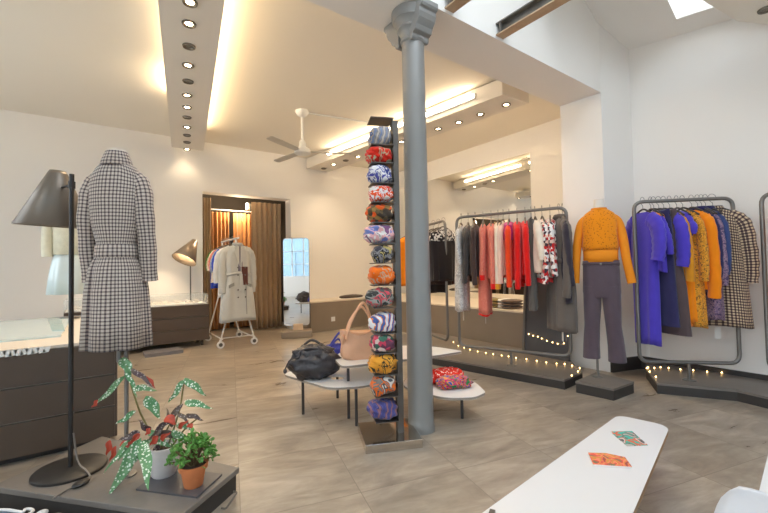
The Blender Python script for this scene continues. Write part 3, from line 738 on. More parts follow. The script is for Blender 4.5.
for k in range(9):
    p = ony(2+5.6*k, 344-.9*k, 3.55)
    solo('paper_tag', MB().obox((p.x, 3.548, .735), (.017, 0, .003), (0, .002, 0), (.006*(-1)**k, 0, .02)), M_PAPER, '%s white paper tag from the left hanging on the edge of the glass-topped counter' % ORD[k], 'tag', 'paper tags on the counter edge', smooth=False)
c2 = drawers('drawer_cabinet', 'dark brown drawer cabinet on casters with a glass display top near the doorway', -.4, 1.5, 7.14, 7.72, .1, .7, 3, True)
vitrine(c2, -.4, 1.5, 7.14, 7.72, .7, .17, False)
mb = MB(); rnd = random.Random(9)
for k in range(160):
    mb.blob((rnd.uniform(-.3, 1.42), rnd.uniform(7.2, 7.66), .735+rnd.uniform(0, .02)), (.02, .016, .012), 7, 5)
o = mb.build('jewellery', plain('pearl', (232, 224, 212), .3, var=.1, scale=20), c2); o['kind'] = 'stuff'
solo('floor_plinth', MB().box((.55, 6.72, 0), (1.05, 7.06, .05)), plain('grey_blue_board', (120, 116, 118), .4), 'low grey board on the floor before the drawer cabinet on casters', 'board', smooth=False)

# desk lamp on the far cabinet
lb = ony(190, 289, 7.55); lb.z = .71
dl = thing('desk_lamp', 'small cone-shaded lamp glowing on the far drawer cabinet', 'table lamp', (lb.x, 7.5, .71))
lx = lb.x
MB().lathe([(.08, 0), (.08, .012), (.012, .02)], (lx, 7.5, .722), 28).build('base', M_BLACK, dl)
q0 = ony(194, 242, 7.45); q1 = ony(184.5, 259, 7.35)
MB().cyl((lx, 7.5, .73), (lx, 7.5, q0.z), .011).build('pole', M_TOWER, dl)
ax = (q1-q0).normalized(); t_ = ax.cross(Vector((0, 1, 0))).normalized(); b_ = ax.cross(t_)
MB().loft([ringat(q0-ax*.03, .045), ringat(q1+ax*.02, .2)], True, False, False).build('lamp_shade', plain('brass_grey', (150, 132, 112), .35, .4), dl, solid=.003)
MB().blob(q0+ax*.17, (.06, .06, .06), 16, 10).build('bulb', glow('desk_bulb', (255, 236, 200), 16), dl)
l = bpy.data.lights.new('desk_lamp_light', 'POINT'); l.energy = 10; l.color = WARM; l.shadow_soft_size = .06
q = bpy.data.objects.new('desk_lamp_light', l); COL.objects.link(q); q.location = q0+ax*.26

# half mannequin with a pale skirt behind the front lamp
hm = at(71, 300, 4.35); hx, hy = hm.x, hm.y
z_ = lambda py: at(62, py, 4.35).z
hmq = thing('half_mannequin', 'half mannequin on a thin pole standing on the glass-topped counter behind the lamp', 'mannequin', (hx, hy, .768))
MB().cyl((hx, hy, .775), (hx, hy, z_(290)), .012).build('pole', M_STEEL, hmq); MB().lathe([(.1, .769), (.1, .776), (.015, .782)], (hx, hy, 0), 24).build('base', M_STEEL, hmq)
R_ = lambda rg: [[p+Vector((hx, hy, 0)) for p in r] for r in rg]
MB().loft(R_([ell(.13, .1, z_(258), 28), ell(.14, .1, z_(235), 28), ell(.15, .09, z_(205), 28), ell(.05, .05, z_(196), 28), ell(.045, .045, z_(190), 28)])).build('torso', M_SKIN, hmq)
sk_ = thing('pale_skirt', 'pale icy blue flared skirt on the half mannequin behind the lamp', 'skirt', (hx, hy, z_(294)))
rg = R_([ell(a, b, z_(py), 48, lambda an: 1+k*math.sin(8*an)) for py, a, b, k in [(294, .2, .16, .07), (275, .185, .14, .05), (260, .16, .12, .02), (253, .14, .105, 0)]])
MB().loft(rg, True, False, False).build('skirt_body', plain('ice_satin', (206, 218, 220), .35, .1, var=.1, scale=5), sk_, solid=.004)
jk = thing('cream_jacket', 'cream knitted jacket on the half mannequin behind the lamp', 'jacket', (hx, hy, z_(254)))
M_CREAM = plain('cream_knit', (216, 210, 188), .85, var=.14, scale=20, bump=.3, bscale=90)
rg = R_([ell(a, b, z_(py), 40) for py, a, b in [(255, .155, .118), (240, .16, .12), (215, .175, .12), (203, .15, .1), (198, .07, .07)]])
MB().loft(rg, True, False, False).build('jacket_body', M_CREAM, jk, solid=.006)
rr_ = Vector((ray(62, 300)[1], -ray(62, 300)[0], 0)).normalized()
for sg in (1, -1):
    MB().tube(smoothpath([Vector((hx, hy, 0))+rr_*a*sg+Vector((0, 0, z_(py))) for a, py in ((.15, 206), (.19, 222), (.205, 240), (.2, 257))], 4), .05, 14).build('sleeve', M_CREAM, jk)

# ------------------------------------------------------------------ ceiling fan
fm = onz(302, 111, ZC); hb = Vector((fm.x, fm.y, 0)); hb.z = C0[2]+(ray(302, 152)*(CM @ (np.array((fm.x, fm.y, ZC))-C0))[1])[2]
fan = thing('ceiling_fan', 'white three-blade ceiling fan hanging from the main ceiling', 'ceiling fan', (fm.x, fm.y, ZC))
fz = hb.z
MB().lathe([(.1, ZC), (.1, ZC-.03), (.07, ZC-.07), (.03, ZC-.1)], (fm.x, fm.y, 0), 28).build('ceiling_mount', M_WHMET, fan)
MB().cyl((fm.x, fm.y, ZC-.05), (fm.x, fm.y, fz+.05), .018).build('rod', M_WHMET, fan)
MB().lathe([(.03, fz+.17), (.045, fz+.15), (.055, fz+.06), (.11, fz+.04), (.125, fz), (.12, fz-.03), (.06, fz-.05), (.01, fz-.055)], (fm.x, fm.y, 0), 32).build('motor', M_WHMET, fan)
for px_, py_ in ((268, 137), (277, 161), (360, 154)):
    t = onz(px_, py_, fz); dvec = Vector((t.x-fm.x, t.y-fm.y, 0)).normalized(); sd = Vector((-dvec.y, dvec.x, .12)).normalized()
    c = Vector((fm.x, fm.y, fz))
    mb = MB(); up = Vector((0, 0, .004))
    rings = []
    for r, w in ((.1, .035), (.2, .05), (.5, .06), (.72, .055), (.74, .04)):
        p = c+dvec*r; rings.append([p-sd*w-up, p+sd*w-up, p+sd*w+up, p-sd*w+up])
    mb.loft(rings).build('blade', plain('fan_blade', (196, 190, 180), .4), fan, smooth=False)
q1 = onz(372, 123, ZC-.012); q0 = Vector((fm.x+.1, fm.y, ZC-.012)); dd = (q1-q0).normalized(); q1 = q1+dd*.9
solo('cable_duct', MB().obox((q0+q1)/2, dd*((q1-q0).length/2), Vector((-dd.y, dd.x, 0))*.015, (0, 0, .01)), M_WHMET, 'thin white cable duct on the ceiling running from the fan', 'cable duct', smooth=False)
#@@PART3
# ------------------------------------------------------------------ garments
def frac_tail(poly): return poly
def gbody(L, ws, wh, ts, th, slope, amp, k, seed, zt=.13, neck=.07, waist=None, nose=0):
    rows = 16; n = 44; rings = []; ph = seed*1.7
    for i in range(rows+1):
        t = i/rows
        w = ws+(wh-ws)*t; b = ts+(th-ts)*min(1, t*1.6)
        if waist: w *= 1-waist*math.exp(-((t-.42)/.16)**2)
        if i == 0: b *= .35
        r = []
        for j in range(n):
            an = 2*PI*j/n; c, s = math.cos(an), math.sin(an)
            x = w*math.copysign(abs(c)**.75, c); g_ = .3+.9*t; f_ = 1+amp*g_*math.sin(k*an+ph+t*1.5)+.55*amp*g_*math.sin((k*2+1)*an+ph*2)
            y = b*math.copysign(abs(s)**.8, s)*f_; x *= 1+.2*(f_-1)
            z = -zt-slope*max(0, abs(x)-neck)*(1-t)**2-L*t+.008*math.sin(3*an+ph)*t
            r.append(Vector((x, y, z)))
        rings.append(r)
    return rings
def garment(name, label, cat, p, yaw, m, L=.7, ws=.2, wh=.23, ts=.05, th=.07, slv=None, slvm=None, amp=.12, k=5, seed=0, waist=None, slope=.42, belt=False, collar=None, hem=None, hemL=.05, cuff=None, lower=None, price=False, group=None, sr=.055, zt=.13):
    o = thing(name, label, cat, p, yaw, group)
    rg = gbody(L, ws, wh, ts, th, slope, amp, k, seed, zt=zt, waist=waist)
    mb = MB(); mb.loft(rg, True, True, False, ringsuv(rg)); mb.build('body', m, o, local=True, solid=.004)
    if hem:
        rr = [[p_+Vector((0, 0, -hemL*i)) for p_ in rg[-1]] for i in (0, 1)]
        MB().loft(rr, True, False, False, ringsuv(rr)).build('hem', hem, o, local=True, solid=.005)
    if lower:
        m2, L2, w2, t2 = lower
        r2 = gbody(L2, wh*.9, w2, th*.8, t2, 0, amp*1.2, k+1, seed+3, zt=zt+L-.03)
        mb = MB(); mb.loft(r2, True, True, False, ringsuv(r2)); mb.build('skirt', m2, o, local=True, solid=.004)
    if slv:
        for sg in (1, -1):
            q = .012*math.sin(seed*3+sg)
            P = [(ws*.6*sg, 0, -zt-.085), (ws*.9*sg, 0, -zt-.115), ((ws+.025)*sg, .0, -zt-.19), ((ws+.05)*sg, q, -zt-.12-slv*.5), ((ws+.055)*sg, q*2, -zt-.12-slv*.78), ((ws+.045)*sg, q*3, -zt-.12-slv)]
            P = smoothpath(P, 5); N = len(P)
            MB().tube(P, [sr*.66*(1.02-.22*i/N+.05*math.sin(i*1.9+seed)) for i in range(N)], 16, uv=True, flat=1.6).build('sleeve', slvm or m, o, local=True)
            if cuff: MB().tube([P[-2], P[-1]+Vector((0, 0, -.045))], sr*.56, 16, flat=1.6).build('cuff', cuff, o, local=True)
    if collar:
        rc = [ell(.085, .05, -zt-.02, 28), ell(.075, .05, -zt+.035, 28), ell(.092, .065, -zt+.0, 28)]
        MB().loft(rc, True, False, False, ringsuv(rc)).build('collar', collar, o, local=True, solid=.004)
    if belt:
        i = 6; rc = [[Vector((p_.x*1.04, p_.y*1.08, p_.z+dz)) for p_ in rg[i]] for dz in (-.022, .022)]
        MB().loft(rc, True, False, False, ringsuv(rc)).build('belt', m, o, local=True, solid=.006)
    if price:
        lw = -zt-L-(lower[1]-.03 if lower else 0)
        MB().box((-.02, -.001, lw-.13), (.025, .001, lw-.02)).build('price_tag', M_PAPER, o, local=True, smooth=False)
        MB().cyl((0, 0, lw-.03), (0, 0, lw+.05), .0015, None, 6).build('tag_string', M_PAPER, o, local=True)
    return o
def trousers(name, label, p, yaw, m, L=.95, w=.2, wh=.13, price=False, group=None, zt=.12):
    o = thing(name, label, 'trousers', p, yaw, group)
    rg = gbody(.22, w*.9, w, .035, .05, 0, .04, 4, 1, zt=zt); mb = MB(); mb.loft(rg, True, True, True, ringsuv(rg)); mb.build('waist', m, o, local=True)
    for sg in (1, -1):
        rr = [ell(a, b, z, 28, None, .85, sg*dx, 0) for a, b, z, dx in [(w*.5, .055, -zt-.18, w*.48), (w*.48, .05, -zt-.45, w*.5), (wh*.85, .045, -zt-.75, w*.52), (wh, .045, -zt-L, w*.55)]]
        MB().loft(rr, True, True, True, ringsuv(rr)).build('trouser_leg', m, o, local=True)
    if price: MB().box((-.02, -.001, -zt-L-.1), (.025, .001, -zt-L+.02)).build('price_tag', M_PAPER, o, local=True, smooth=False)
    return o
def hanger(p, yaw, label, group, m=None, w=.2, rail=.018):
    o = thing('clothes_hanger', label, 'hanger', p, yaw, group)
    hk = [(0, 0, -.095), (0, 0, -.06), (.014, 0, -.045), (.03, 0, -.02), (.034, 0, .004), (.018, 0, .026), (-.004, 0, .027), (-.021, 0, .012), (-.024, 0, -.002)]
    MB().tube(smoothpath(hk, 4), .003, 8).build('hook', M_CHROMEHOOK, o, local=True)
    MB().tube(smoothpath([(-w*.94, 0, -.185), (-w*.5, 0, -.135), (0, 0, -.095), (w*.5, 0, -.135), (w*.94, 0, -.185)], 5), .009, 10).build('shoulder_bar', m or M_HANG, o, local=True)
    return o
def rack(name, label, a, b, h0, h1, r, foot, m=M_STEEL):
    a, b = Vector((a.x, a.y, 0)), Vector((b.x, b.y, 0)); o = thing(name, label, 'clothes rack', ((a.x+b.x)/2, (a.y+b.y)/2, foot))
    P = arc_path([a+Vector((0, 0, h0)), b+Vector((0, 0, h0)), b+Vector((0, 0, h1)), a+Vector((0, 0, h1))], .09, 6, True)
    MB().tube(P, r, 14, True).build('frame', m, o)
    c = (a+b)/2
    MB().cyl((c.x, c.y, foot+.006), (c.x, c.y, h0), .014).build('foot_post', m, o)
    MB().lathe([(.06, foot), (.06, foot+.008), (.02, foot+.012)], (c.x, c.y, 0), 24).build('foot_flange', m, o)
    return o
F = {}
def fab(nm, c): return fabric('cloth_'+nm, c)
ORG = fab('orange', (240, 136, 12)); MUS = fab('mustard', (214, 142, 34)); VIO = fab('violet', (78, 62, 184)); NAV = fab('navy', (44, 42, 84)); BRN = fab('brown', (84, 70, 72))
RED = fab('red', (226, 24, 18)); SAL = multi('salmon_knit', [(226, 124, 104), (208, 92, 76), (232, 150, 126), (222, 116, 96)], 120, .2, .9); PNK = fab('blush', (240, 200, 176)); CRE = fab('cream', (244, 226, 204))
CHAR = fab('charcoal', (74, 66, 62)); COATG = fab('brown_grey', (104, 94, 86)); MAG = fab('magenta', (190, 24, 110)); RORG = fab('red_orange', (240, 70, 24))
GEO = multi('red_white_print', [(196, 30, 30), (240, 232, 224), (226, 190, 170), (240, 232, 226), (70, 50, 60)], 34, 0, .8, 'vor')
PRT = multi('pale_print', [(200, 197, 193), (226, 223, 218), (176, 170, 168), (214, 210, 204)], 30, 1.0)
MPR = multi('mustard_print', [(200, 132, 40), (226, 156, 52), (140, 96, 44)], 50, .6, .9)
PPR = multi('violet_print', [(120, 98, 128), (150, 124, 140), (84, 70, 104)], 44, .4, .9)
CHK = check('brown_check', (206, 184, 152), (112, 92, 84), (58, 46, 50), .026, .026, .45)
BLK = fab('black', (44, 36, 36)); BWP = multi('black_white_print', [(40, 34, 34), (226, 222, 216), (60, 50, 50), (200, 190, 180)], 46, 0, .8, 'vor')

# ------------------------------------------------------------------ rolling rack with the trench coat
RX = 1.86; RY0, RY1 = 6.68, 7.0
rx_top = ony(237, 238.5, 6.68).z
rr_ = thing('rolling_rack', 'white rolling clothes rack on casters in front of the doorway', 'clothes rack', (RX, 7.1, 0))
mb = MB(); mb.cyl((RX-.02, 6.55, rx_top), (RX-.02, 7.62, rx_top), .016); mb.build('rail', M_WHMET, rr_)
for yy, w_ in ((6.7, .27), (7.58, .27)):
    for sg in (-1, 1):
        MB().tube([(RX-.02, yy, rx_top), (RX+sg*.06, yy, .9), (RX+sg*w_, yy, .11)], .013, 10).build('leg', M_WHMET, rr_)
        w = MB().cyl((RX+sg*w_, yy-.014, .058), (RX+sg*w_, yy+.014, .058), .058).build('caster', M_WHMET, rr_)
        MB().cyl((RX+sg*w_, yy-.018, .058), (RX+sg*w_, yy+.018, .058), .03).build('caster_hub', M_TOWER, w)
        MB().rbox((RX+sg*w_, yy, .115), (.03, .045, .05)).build('caster_fork', M_WHMET, w, smooth=False)
for sg in (-1, 1): MB().cyl((RX+sg*.24, 6.7, .14), (RX+sg*.24, 7.58, .14), .01).build('base_bar', M_WHMET, rr_)
MB().cyl((RX-.25, 6.7, .16), (RX+.25, 6.7, .16), .008).build('cross_bar', M_WHMET, rr_)
TRENCH = plain('trench_grey', (190, 190, 186), .6, 0, .05, 10, .2, 260)
items = [(6.6, 'trench_coat', 'pale grey trench coat hanging at the front end of the white rolling rack', 'coat', dict(m=TRENCH, L=1.24, ws=.2, wh=.3, ts=.07, th=.10, slv=.66, waist=.16, sr=.075, belt=True, collar=TRENCH, amp=.1)),
         (6.92, 'hanging_dress', 'white dress hanging behind the trench coat on the rolling rack', 'dress', dict(m=plain('dress_white', (228, 226, 222), .8), L=.86, slv=.5)),
         (7.04, 'hanging_shirt', 'bright blue top in the middle of the white rolling rack', 'shirt', dict(m=fab('bright_blue', (48, 72, 176)), L=.68, slv=.3, wh=.26)),
         (7.16, 'hanging_shirt', 'striped blue-grey shirt on the white rolling rack', 'shirt', dict(m=multi('blue_stripes', [(140, 160, 190), (220, 224, 228), (90, 110, 150)], 20, 0, .8, 'wave'), L=.66, slv=.32)),
         (7.28, 'hanging_shirt', 'salmon pink shirt on the white rolling rack', 'shirt', dict(m=fab('coral', (232, 128, 112)), L=.6, slv=.28)),
         (7.4, 'hanging_shirt', 'white shirt between the salmon and the green tops on the rolling rack', 'shirt', dict(m=CRE, L=.62, slv=.28)),
         (7.52, 'hanging_shirt', 'bright green and blue top at the back end of the rolling rack', 'shirt', dict(m=fab('green', (40, 150, 52)), L=.34, slv=.28, lower=(fab('bright_blue', (48, 72, 176)), .42, .22, .07)))]
for i, (y, n, lb_, ct, kw) in enumerate(items):
    kw = dict(kw); m = kw.pop('m'); dx = -.02-.2*(i > 0)*min(1, (y-6.8)/.5)
    garment(n, lb_, ct, (RX-.02, y, rx_top+.016), .12 if i == 0 else -.05*(i % 3), m, seed=i, **kw)
    hanger((RX-.02, y, rx_top+.016), .12 if i == 0 else -.05*(i % 3), 'hanger of the '+lb_.split(' hanging')[0].split(' in the middle')[0].split(' at the back')[0].split(' on the white')[0].split(' between')[0], 'hangers on the rolling rack')
_tr = [o for o in COL.objects if o.name == 'trench_coat'][0]
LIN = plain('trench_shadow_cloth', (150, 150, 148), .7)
for sg in (-1, 1):
    pp_ = [(0.005*sg, -.5), (.085*sg, -.27), (.105*sg, -.24), (.075*sg, -.2), (.09*sg, -.17), (.05*sg, -.135), (.012*sg, -.16)]
    MB().loft([[Vector((x, y, z)) for x, z in pp_] for y in (-.098, -.088)]).build('lapel', TRENCH, _tr, local=True, smooth=False, bevel=.003)
    for zz_ in (-.5, -.62, -.86, -.98):
        MB().lathe([(.013, 0), (.013, .005), (.003, .006)], (0, 0, 0), 12).build('button', plain('trench_button', (96, 88, 82), .4), _tr, local=True).location = (.06*sg+.02, -.108, zz_)
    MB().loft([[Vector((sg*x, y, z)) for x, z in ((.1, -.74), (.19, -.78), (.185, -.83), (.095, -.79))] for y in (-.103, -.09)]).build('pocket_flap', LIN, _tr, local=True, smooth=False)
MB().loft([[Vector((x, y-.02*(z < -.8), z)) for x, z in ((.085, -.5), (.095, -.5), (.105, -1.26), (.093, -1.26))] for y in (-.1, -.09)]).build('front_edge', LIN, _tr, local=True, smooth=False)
MB().loft([[Vector((x, y, z)) for x, z in ((-.02, -.6), (.03, -.6), (.05, -.86), (.0, -.86))] for y in (-.118, -.108)]).build('belt_end', TRENCH, _tr, local=True, smooth=False)
for o_ in _tr.children:
    if o_.name.startswith('button'): o_.rotation_euler = (PI/2, 0, 0)
solo('scarf_strip', MB().grid(lambda u, v: Vector((RX-.0+.07*(u-.5), 6.515-.012*math.sin(6*u), rx_top-.14-.4*v)), 6, 10), fabric('grey_violet', (126, 116, 128)), 'narrow grey scarf hanging down the front of the trench coat', 'scarf', solid=.006)
solo('brown_pouch', MB().rbox((RX+.07, 6.52, rx_top-.62), (.1, .03, .3)), fabric('brown_leather', (92, 52, 44), .5), 'small dark brown bag hanging on the trench coat', 'bag', bevel=.012)

# ------------------------------------------------------------------ tower of turbans
E1 = Vector((.33, -.15, 0)).normalized(); E2 = Vector((-E1.y, E1.x, 0))
bc = (onz(357, 432)+onz(423, 446))/2; bc.z = 0
TWR = thing('turban_tower', 'tall dark steel display tower of shelves on a polished square base beside the column', 'display stand', bc)
ry = math.atan2(E1.y, E1.x)
MB().obox(bc+Vector((0, 0, .03)), E1*.2, E2*.2, (0, 0, .03)).build('base', M_CHROME, TWR, smooth=False, bevel=.003)
post = onz(400, 431, .06); post.z = 0
dT = (CM @ (np.array(post)-C0))[1]
zt_ = lambda py: at(392, py, dT).z
ztop = zt_(119)
MB().obox(post+Vector((0, 0, (ztop+.06)/2)), E1*.022, E2*.035, (0, 0, (ztop-.06)/2)).build('post', M_TOWER, TWR, smooth=False)
edge = [147, 165, 185, 204, 224, 245, 264, 286, 308, 333, 352, 373, 394, 418]
rows_ = [(133, 'slate blue and beige', [(120, 132, 158), (172, 156, 134), (88, 104, 142), (190, 178, 160)], 'wave'), (156, 'red', [(214, 44, 22), (196, 34, 18), (170, 160, 130), (222, 56, 30)], 'noise'),
         (175, 'white and blue', [(228, 226, 226), (84, 84, 164), (226, 222, 220), (60, 66, 130)], 'noise'), (196, 'white and orange-red', [(232, 226, 220), (236, 90, 40), (226, 220, 220), (220, 60, 40)], 'noise'),
         (214, 'leopard brown and orange', [(92, 74, 46), (226, 92, 30), (146, 112, 62), (60, 50, 40)], 'vor'), (235, 'pastel blue and pink', [(110, 124, 180), (226, 170, 170), (226, 220, 214), (130, 84, 120)], 'noise'),
         (256, 'black and grey', [(70, 66, 74), (150, 146, 146), (40, 40, 46), (196, 176, 110)], 'noise'), (276, 'orange', [(236, 112, 22), (230, 104, 20), (206, 160, 130), (240, 120, 30)], 'noise'),
         (298, 'black and pink', [(62, 62, 60), (150, 150, 142), (210, 80, 90), (90, 96, 90)], 'noise'), (322, 'blue, orange and white', [(74, 98, 160), (238, 130, 24), (226, 224, 222), (226, 224, 226)], 'wave'),
         (343, 'pink and green', [(206, 70, 96), (70, 110, 90), (226, 200, 190), (110, 60, 80)], 'vor'), (362, 'mustard with black lines', [(226, 156, 50), (222, 148, 44), (60, 52, 40), (230, 164, 60)], 'noise'),
         (382, 'grey with orange', [(120, 116, 112), (230, 110, 30), (80, 80, 84), (210, 200, 190)], 'noise'), (405, 'violet-blue twisted', [(72, 72, 130), (92, 90, 150), (60, 60, 110), (140, 100, 110)], 'wave')]
WD = [23, 27, 25, 24, 26, 31, 21, 27, 27, 27, 24, 29, 24, 30]
sc_ = .105
for i, ey in enumerate(edge):
    zc_ = zt_(ey-1)
    c = post-E1*(.02+.085); c.z = zc_
    if i < len(edge): MB().obox(c, E1*.085, E2*.085, (0, 0, .003)).build('shelf', M_TOWER, TWR, smooth=False)
    MB().obox(post-E1*.024+Vector((0, 0, zc_+.045)), E1*.003, E2*.085, (0, 0, .042)).build('back_plate', M_TOWER, TWR, smooth=False)
c = post-E1*.105; c.z = ztop
MB().obox(c, E1*.085, E2*.085, (0, 0, .003)).build('shelf', M_TOWER, TWR, smooth=False)
def turban(c, rad, m, label, seed, rot, tw=1.6, amp=.13, k=7, nm='turban_hat'):
    def fn(th, ph, d):
        e_ = 1/max(.62, (abs(d.x)**3.2+abs(d.y)**3.2+abs(d.z)**3.2)**(1/3.2))
        v = e_*(.93+amp*(abs(math.sin(k*.5*(ph+tw*th)+seed+.8*noise.noise(d*1.5)))-.5)+.16*noise.noise(d*2.0+Vector((seed, 0, 0))))
        v *= 1+.1*math.sin(seed*2.3)*d.x+.08*math.cos(seed*1.7)*d.z*d.x-.1*max(0, d.z)*abs(d.x)
        return v+.16*math.exp(-((ph-3.9-.5*math.sin(seed))/.45)**2-((th-1.9)/.45)**2)
    return solo(nm, MB().blob(c, rad, 44, 22, fn, rot), m, label, 'turban hat', 'turban hats on the steel tower', ang=180)
for i, (py, nm, cs, kd) in enumerate(rows_):
    top = (edge[i-1] if i else 119); hh = (edge[i]-top)*dT/FPX
    h = min(hh*.47, .072); zb = zt_(edge[i]-1)+.003
    w = WD[i]*dT/FPX/2
    c = post-E1*(.028+w*.98)-E2*.01; c.z = zb+h*1.0
    m = multi('turban_%d' % i, cs, {'wave': 7, 'noise': 9, 'vor': 30}[kd], {'wave': 7, 'noise': 2.2, 'vor': 0}[kd], .75, kd)
    turban(c, (w*1.0, min(w*1.0, .082), h*.98), m, '%s turban hat on the %s shelf from the top of the tower' % (nm, ORD[i]), i*1.3, ry, 1.2+.2*(i % 4), .14, 6+i % 4)

# ------------------------------------------------------------------ boomerang tables, bags and scarves
def table(label, poly, r, z, legs, hole=None, th=.022, grp='low white boomerang tables'):
    cx = sum(p[0] for p in poly)/len(poly); cy = sum(p[1] for p in poly)/len(poly)
    o = thing('display_table', label, 'table', (cx, cy, 0), 0, grp)
    P = rounded(poly, r, 7)
    mb = MB()
    if hole:
        hc, hr = hole; n = len(P); m = 24; ctr = Vector(hc)
        inn = []
        for p in P:
            a = math.atan2(p.y-ctr.y, p.x-ctr.x); inn.append(ctr+Vector((math.cos(a)*hr, math.sin(a)*hr)))
        def R(pts, zz): return [Vector((p.x, p.y, zz)) for p in pts]
        mb.loft([R(inn, z), R(P, z), R(P, z-th), R(inn, z-th), R(inn, z)], True, False, False)
    else: mb.prism(P, z-th, z)
    mb.build('tabletop', M_WHITE, o, smooth=False, bevel=.002)
    mb = MB(); Q = [Vector((cx, cy))+(p-Vector((cx, cy)))*1.002 for p in P]; mb.loft([[Vector((p.x, p.y, zz)) for p in Q] for zz in (z-th+.002, z-.003)], True, False, False)
    mb.build('edge_band', plain('grey_brown_edge', (150, 140, 130), .6, var=.1), o, smooth=False)
    for x, y in legs: MB().cyl((x, y, 0), (x, y, z-th), .012).build('leg', plain('leg_steel', (74, 72, 72), .4, .5), o)
    return o
ZU, ZA, ZBB = .47, .31, .22
def zp(px, py, z): p = onz(px, py, z); return (p.x, p.y)
ua = onz(337, 377, ZA)
table('lower left white boomerang table carrying the black bag', [zp(283, 374, ZA), zp(300, 368, ZA), (2.05, 3.45), (2.2, 3.0), (2.08, 2.72), zp(372, 385, ZA), zp(330, 388, ZA)], [.06, .1, .1, .15, .1, .25, .1], ZA, [(1.43, 3.19), (1.66, 2.69), (1.87, 3.37), (2.08, 2.95)], ((ua.x, ua.y), .075))
table('upper white boomerang table behind the column carrying the tan bag', [zp(333, 357, ZU), zp(342, 366.5, ZU), (1.95, 2.66), (2.36, 2.56), zp(463, 351, ZU), zp(432, 346, ZU), (2.35, 3.2), (1.9, 3.28)], [.08, .08, .2, .2, .04, .15, .2, .2], ZU, [(1.69, 2.86), (2.42, 2.66), (2.25, 3.1)])
table('lower right white boomerang table carrying the colourful scarves', [zp(486, 392, ZBB), zp(475, 397, ZBB), (2.2, 2.24), (2.12, 2.7), (2.5, 3.0), zp(472, 379, ZBB)], [.04, .06, .2, .15, .2, .2], ZBB, [(2.33, 2.53), (2.42, 2.27), (2.5, 2.8)])
# black leather bag
M_BLEATH = plain('black_leather', (60, 57, 60), .36, var=.3, scale=14, bump=.6, bscale=34)
p = onz(318, 376, ZA); db = (CM @ (np.array(p)-C0))[1]; k_ = db/FPX
bz = ZA
ctr = Vector((1.515, 3.13, bz)); db = (CM @ (np.array(ctr)-C0))[1]; k_ = db/FPX
bag = thing('leather_bag', 'slouchy black leather bag with handles on the lower left table', 'bag', ctr)
W = 25*k_
def wr(s, a, f_=2.5): return lambda th, ph, d: 1+a*noise.noise(d*f_+Vector((s, s, 0)))+a*.5*abs(math.sin(5*ph+3*th))
va = Vector(ray(314, 360)); va = Vector((va.x, va.y, 0)).normalized(); vr = Vector((va.y, -va.x, 0)); vrz = math.atan2(vr.y, vr.x)
MB().blob(ctr+Vector((0, 0, .125)), (W*.95, .13, .125), 48, 24, wr(2, .22, 3), vrz).build('bag_body', M_BLEATH, bag, ang=180)
MB().blob(ctr+Vector((0, 0, .21))-vr*.01, (W*.7, .09, .07), 40, 16, wr(5, .35, 4), vrz).build('gathered_top', M_BLEATH, bag, ang=180)
for s_, dy in ((1, -.05), (-1, .05)):
    pts = [ctr+vr*(-W*.75)+va*dy+Vector((0, 0, .12)), ctr+vr*(-W*.55)+va*dy+Vector((0, 0, .235)), ctr+vr*(-.02)+va*dy*1.6+Vector((0, 0, .29-.02*s_)), ctr+vr*(W*.5)+va*dy+Vector((0, 0, .225)), ctr+vr*(W*.8)+va*dy+Vector((0, 0, .1))]
    MB().tube(smoothpath(pts, 8), .011, 10).build('handle', M_BLEATH, bag)
MB().tube(smoothpath([ctr+vr*(-W*.5)-va*.08+Vector((0, 0, .2)), ctr+vr*(-W*.9)-va*.1+Vector((0, 0, .19)), ctr+vr*(-W*1.12)-va*.09+Vector((0, 0, .11))], 8), .006, 8).build('drawstring', M_BLEATH, bag)
MB().blob(ctr+vr*(-W*1.12)-va*.09+Vector((0, 0, .095)), (.016, .016, .022), 12, 8).build('tassel', M_BLEATH, bag)
# tan leather bag
M_TAN = plain('tan_leather', (212, 164, 130), .5, var=.12, scale=10, bump=.2, bscale=50)
ctr = onz(357, 357, ZU); ctr = Vector((1.82, 2.93, ZU)); db = (CM @ (np.array(ctr)-C0))[1]; k_ = db/FPX
ctr = Vector(at(360, 357, db)); ctr.z = ZU
tb = thing('leather_bag', 'slouchy tan leather handbag with two tall handles on the upper table', 'bag', ctr)
def tanfn(u, v): pass
rings = []
for i in range(13):
    t = i/12; w = (18.5*k_)*(1-.08*t+.05*math.sin(3*t)); b = .085*(1-.55*t)+.01
    r = []
    for j in range(48):
        an = 2*PI*j/48; c, s = math.cos(an), math.sin(an)
        f_ = 1+.2*noise.noise(Vector((c*1.6, s*1.6, t*2.5)))+.06*math.sin(9*an+4*t)*t-.1*(1-t)**3
        x = w*math.copysign(abs(c)**.7, c)*f_; y = b*math.copysign(abs(s)**.8, s)*f_
        z = .25*t*(1-.22*math.exp(-(x/(w*.6))**2)*t)+(.004 if i else .0)
        if i == 0: x *= .93; y *= .9
        r.append(ctr+vr*x+va*y+Vector((0, 0, z)))
    rings.append(r)
MB().loft(rings, True, True, True).build('bag_body', M_TAN, tb, ang=60)
for dy, hh in ((-.05, .47), (.04, .43)):
    pts = [ctr+vr*(-14*k_)+va*dy+Vector((0, 0, .18)), ctr+vr*(-9*k_)+va*dy+Vector((0, 0, .32)), ctr+vr*(1*k_)+va*dy*1.2+Vector((0, 0, hh)), ctr+vr*(6*k_)+va*dy*1.2+Vector((0, 0, hh-.015)), ctr+vr*(11*k_)+va*dy+Vector((0, 0, .33)), ctr+vr*(14*k_)+va*dy+Vector((0, 0, .17))]
    MB().tube(smoothpath(pts, 8), .016, 12, flat=.6).build('handle', M_TAN, tb)
for sg in (-1, 1):
    MB().blob(ctr+vr*(17*k_*sg)+va*-.03+Vector((0, 0, .17)), (.022, .016, .045), 16, 10, wr(1, .2)).build('side_tie', M_TAN, tb)
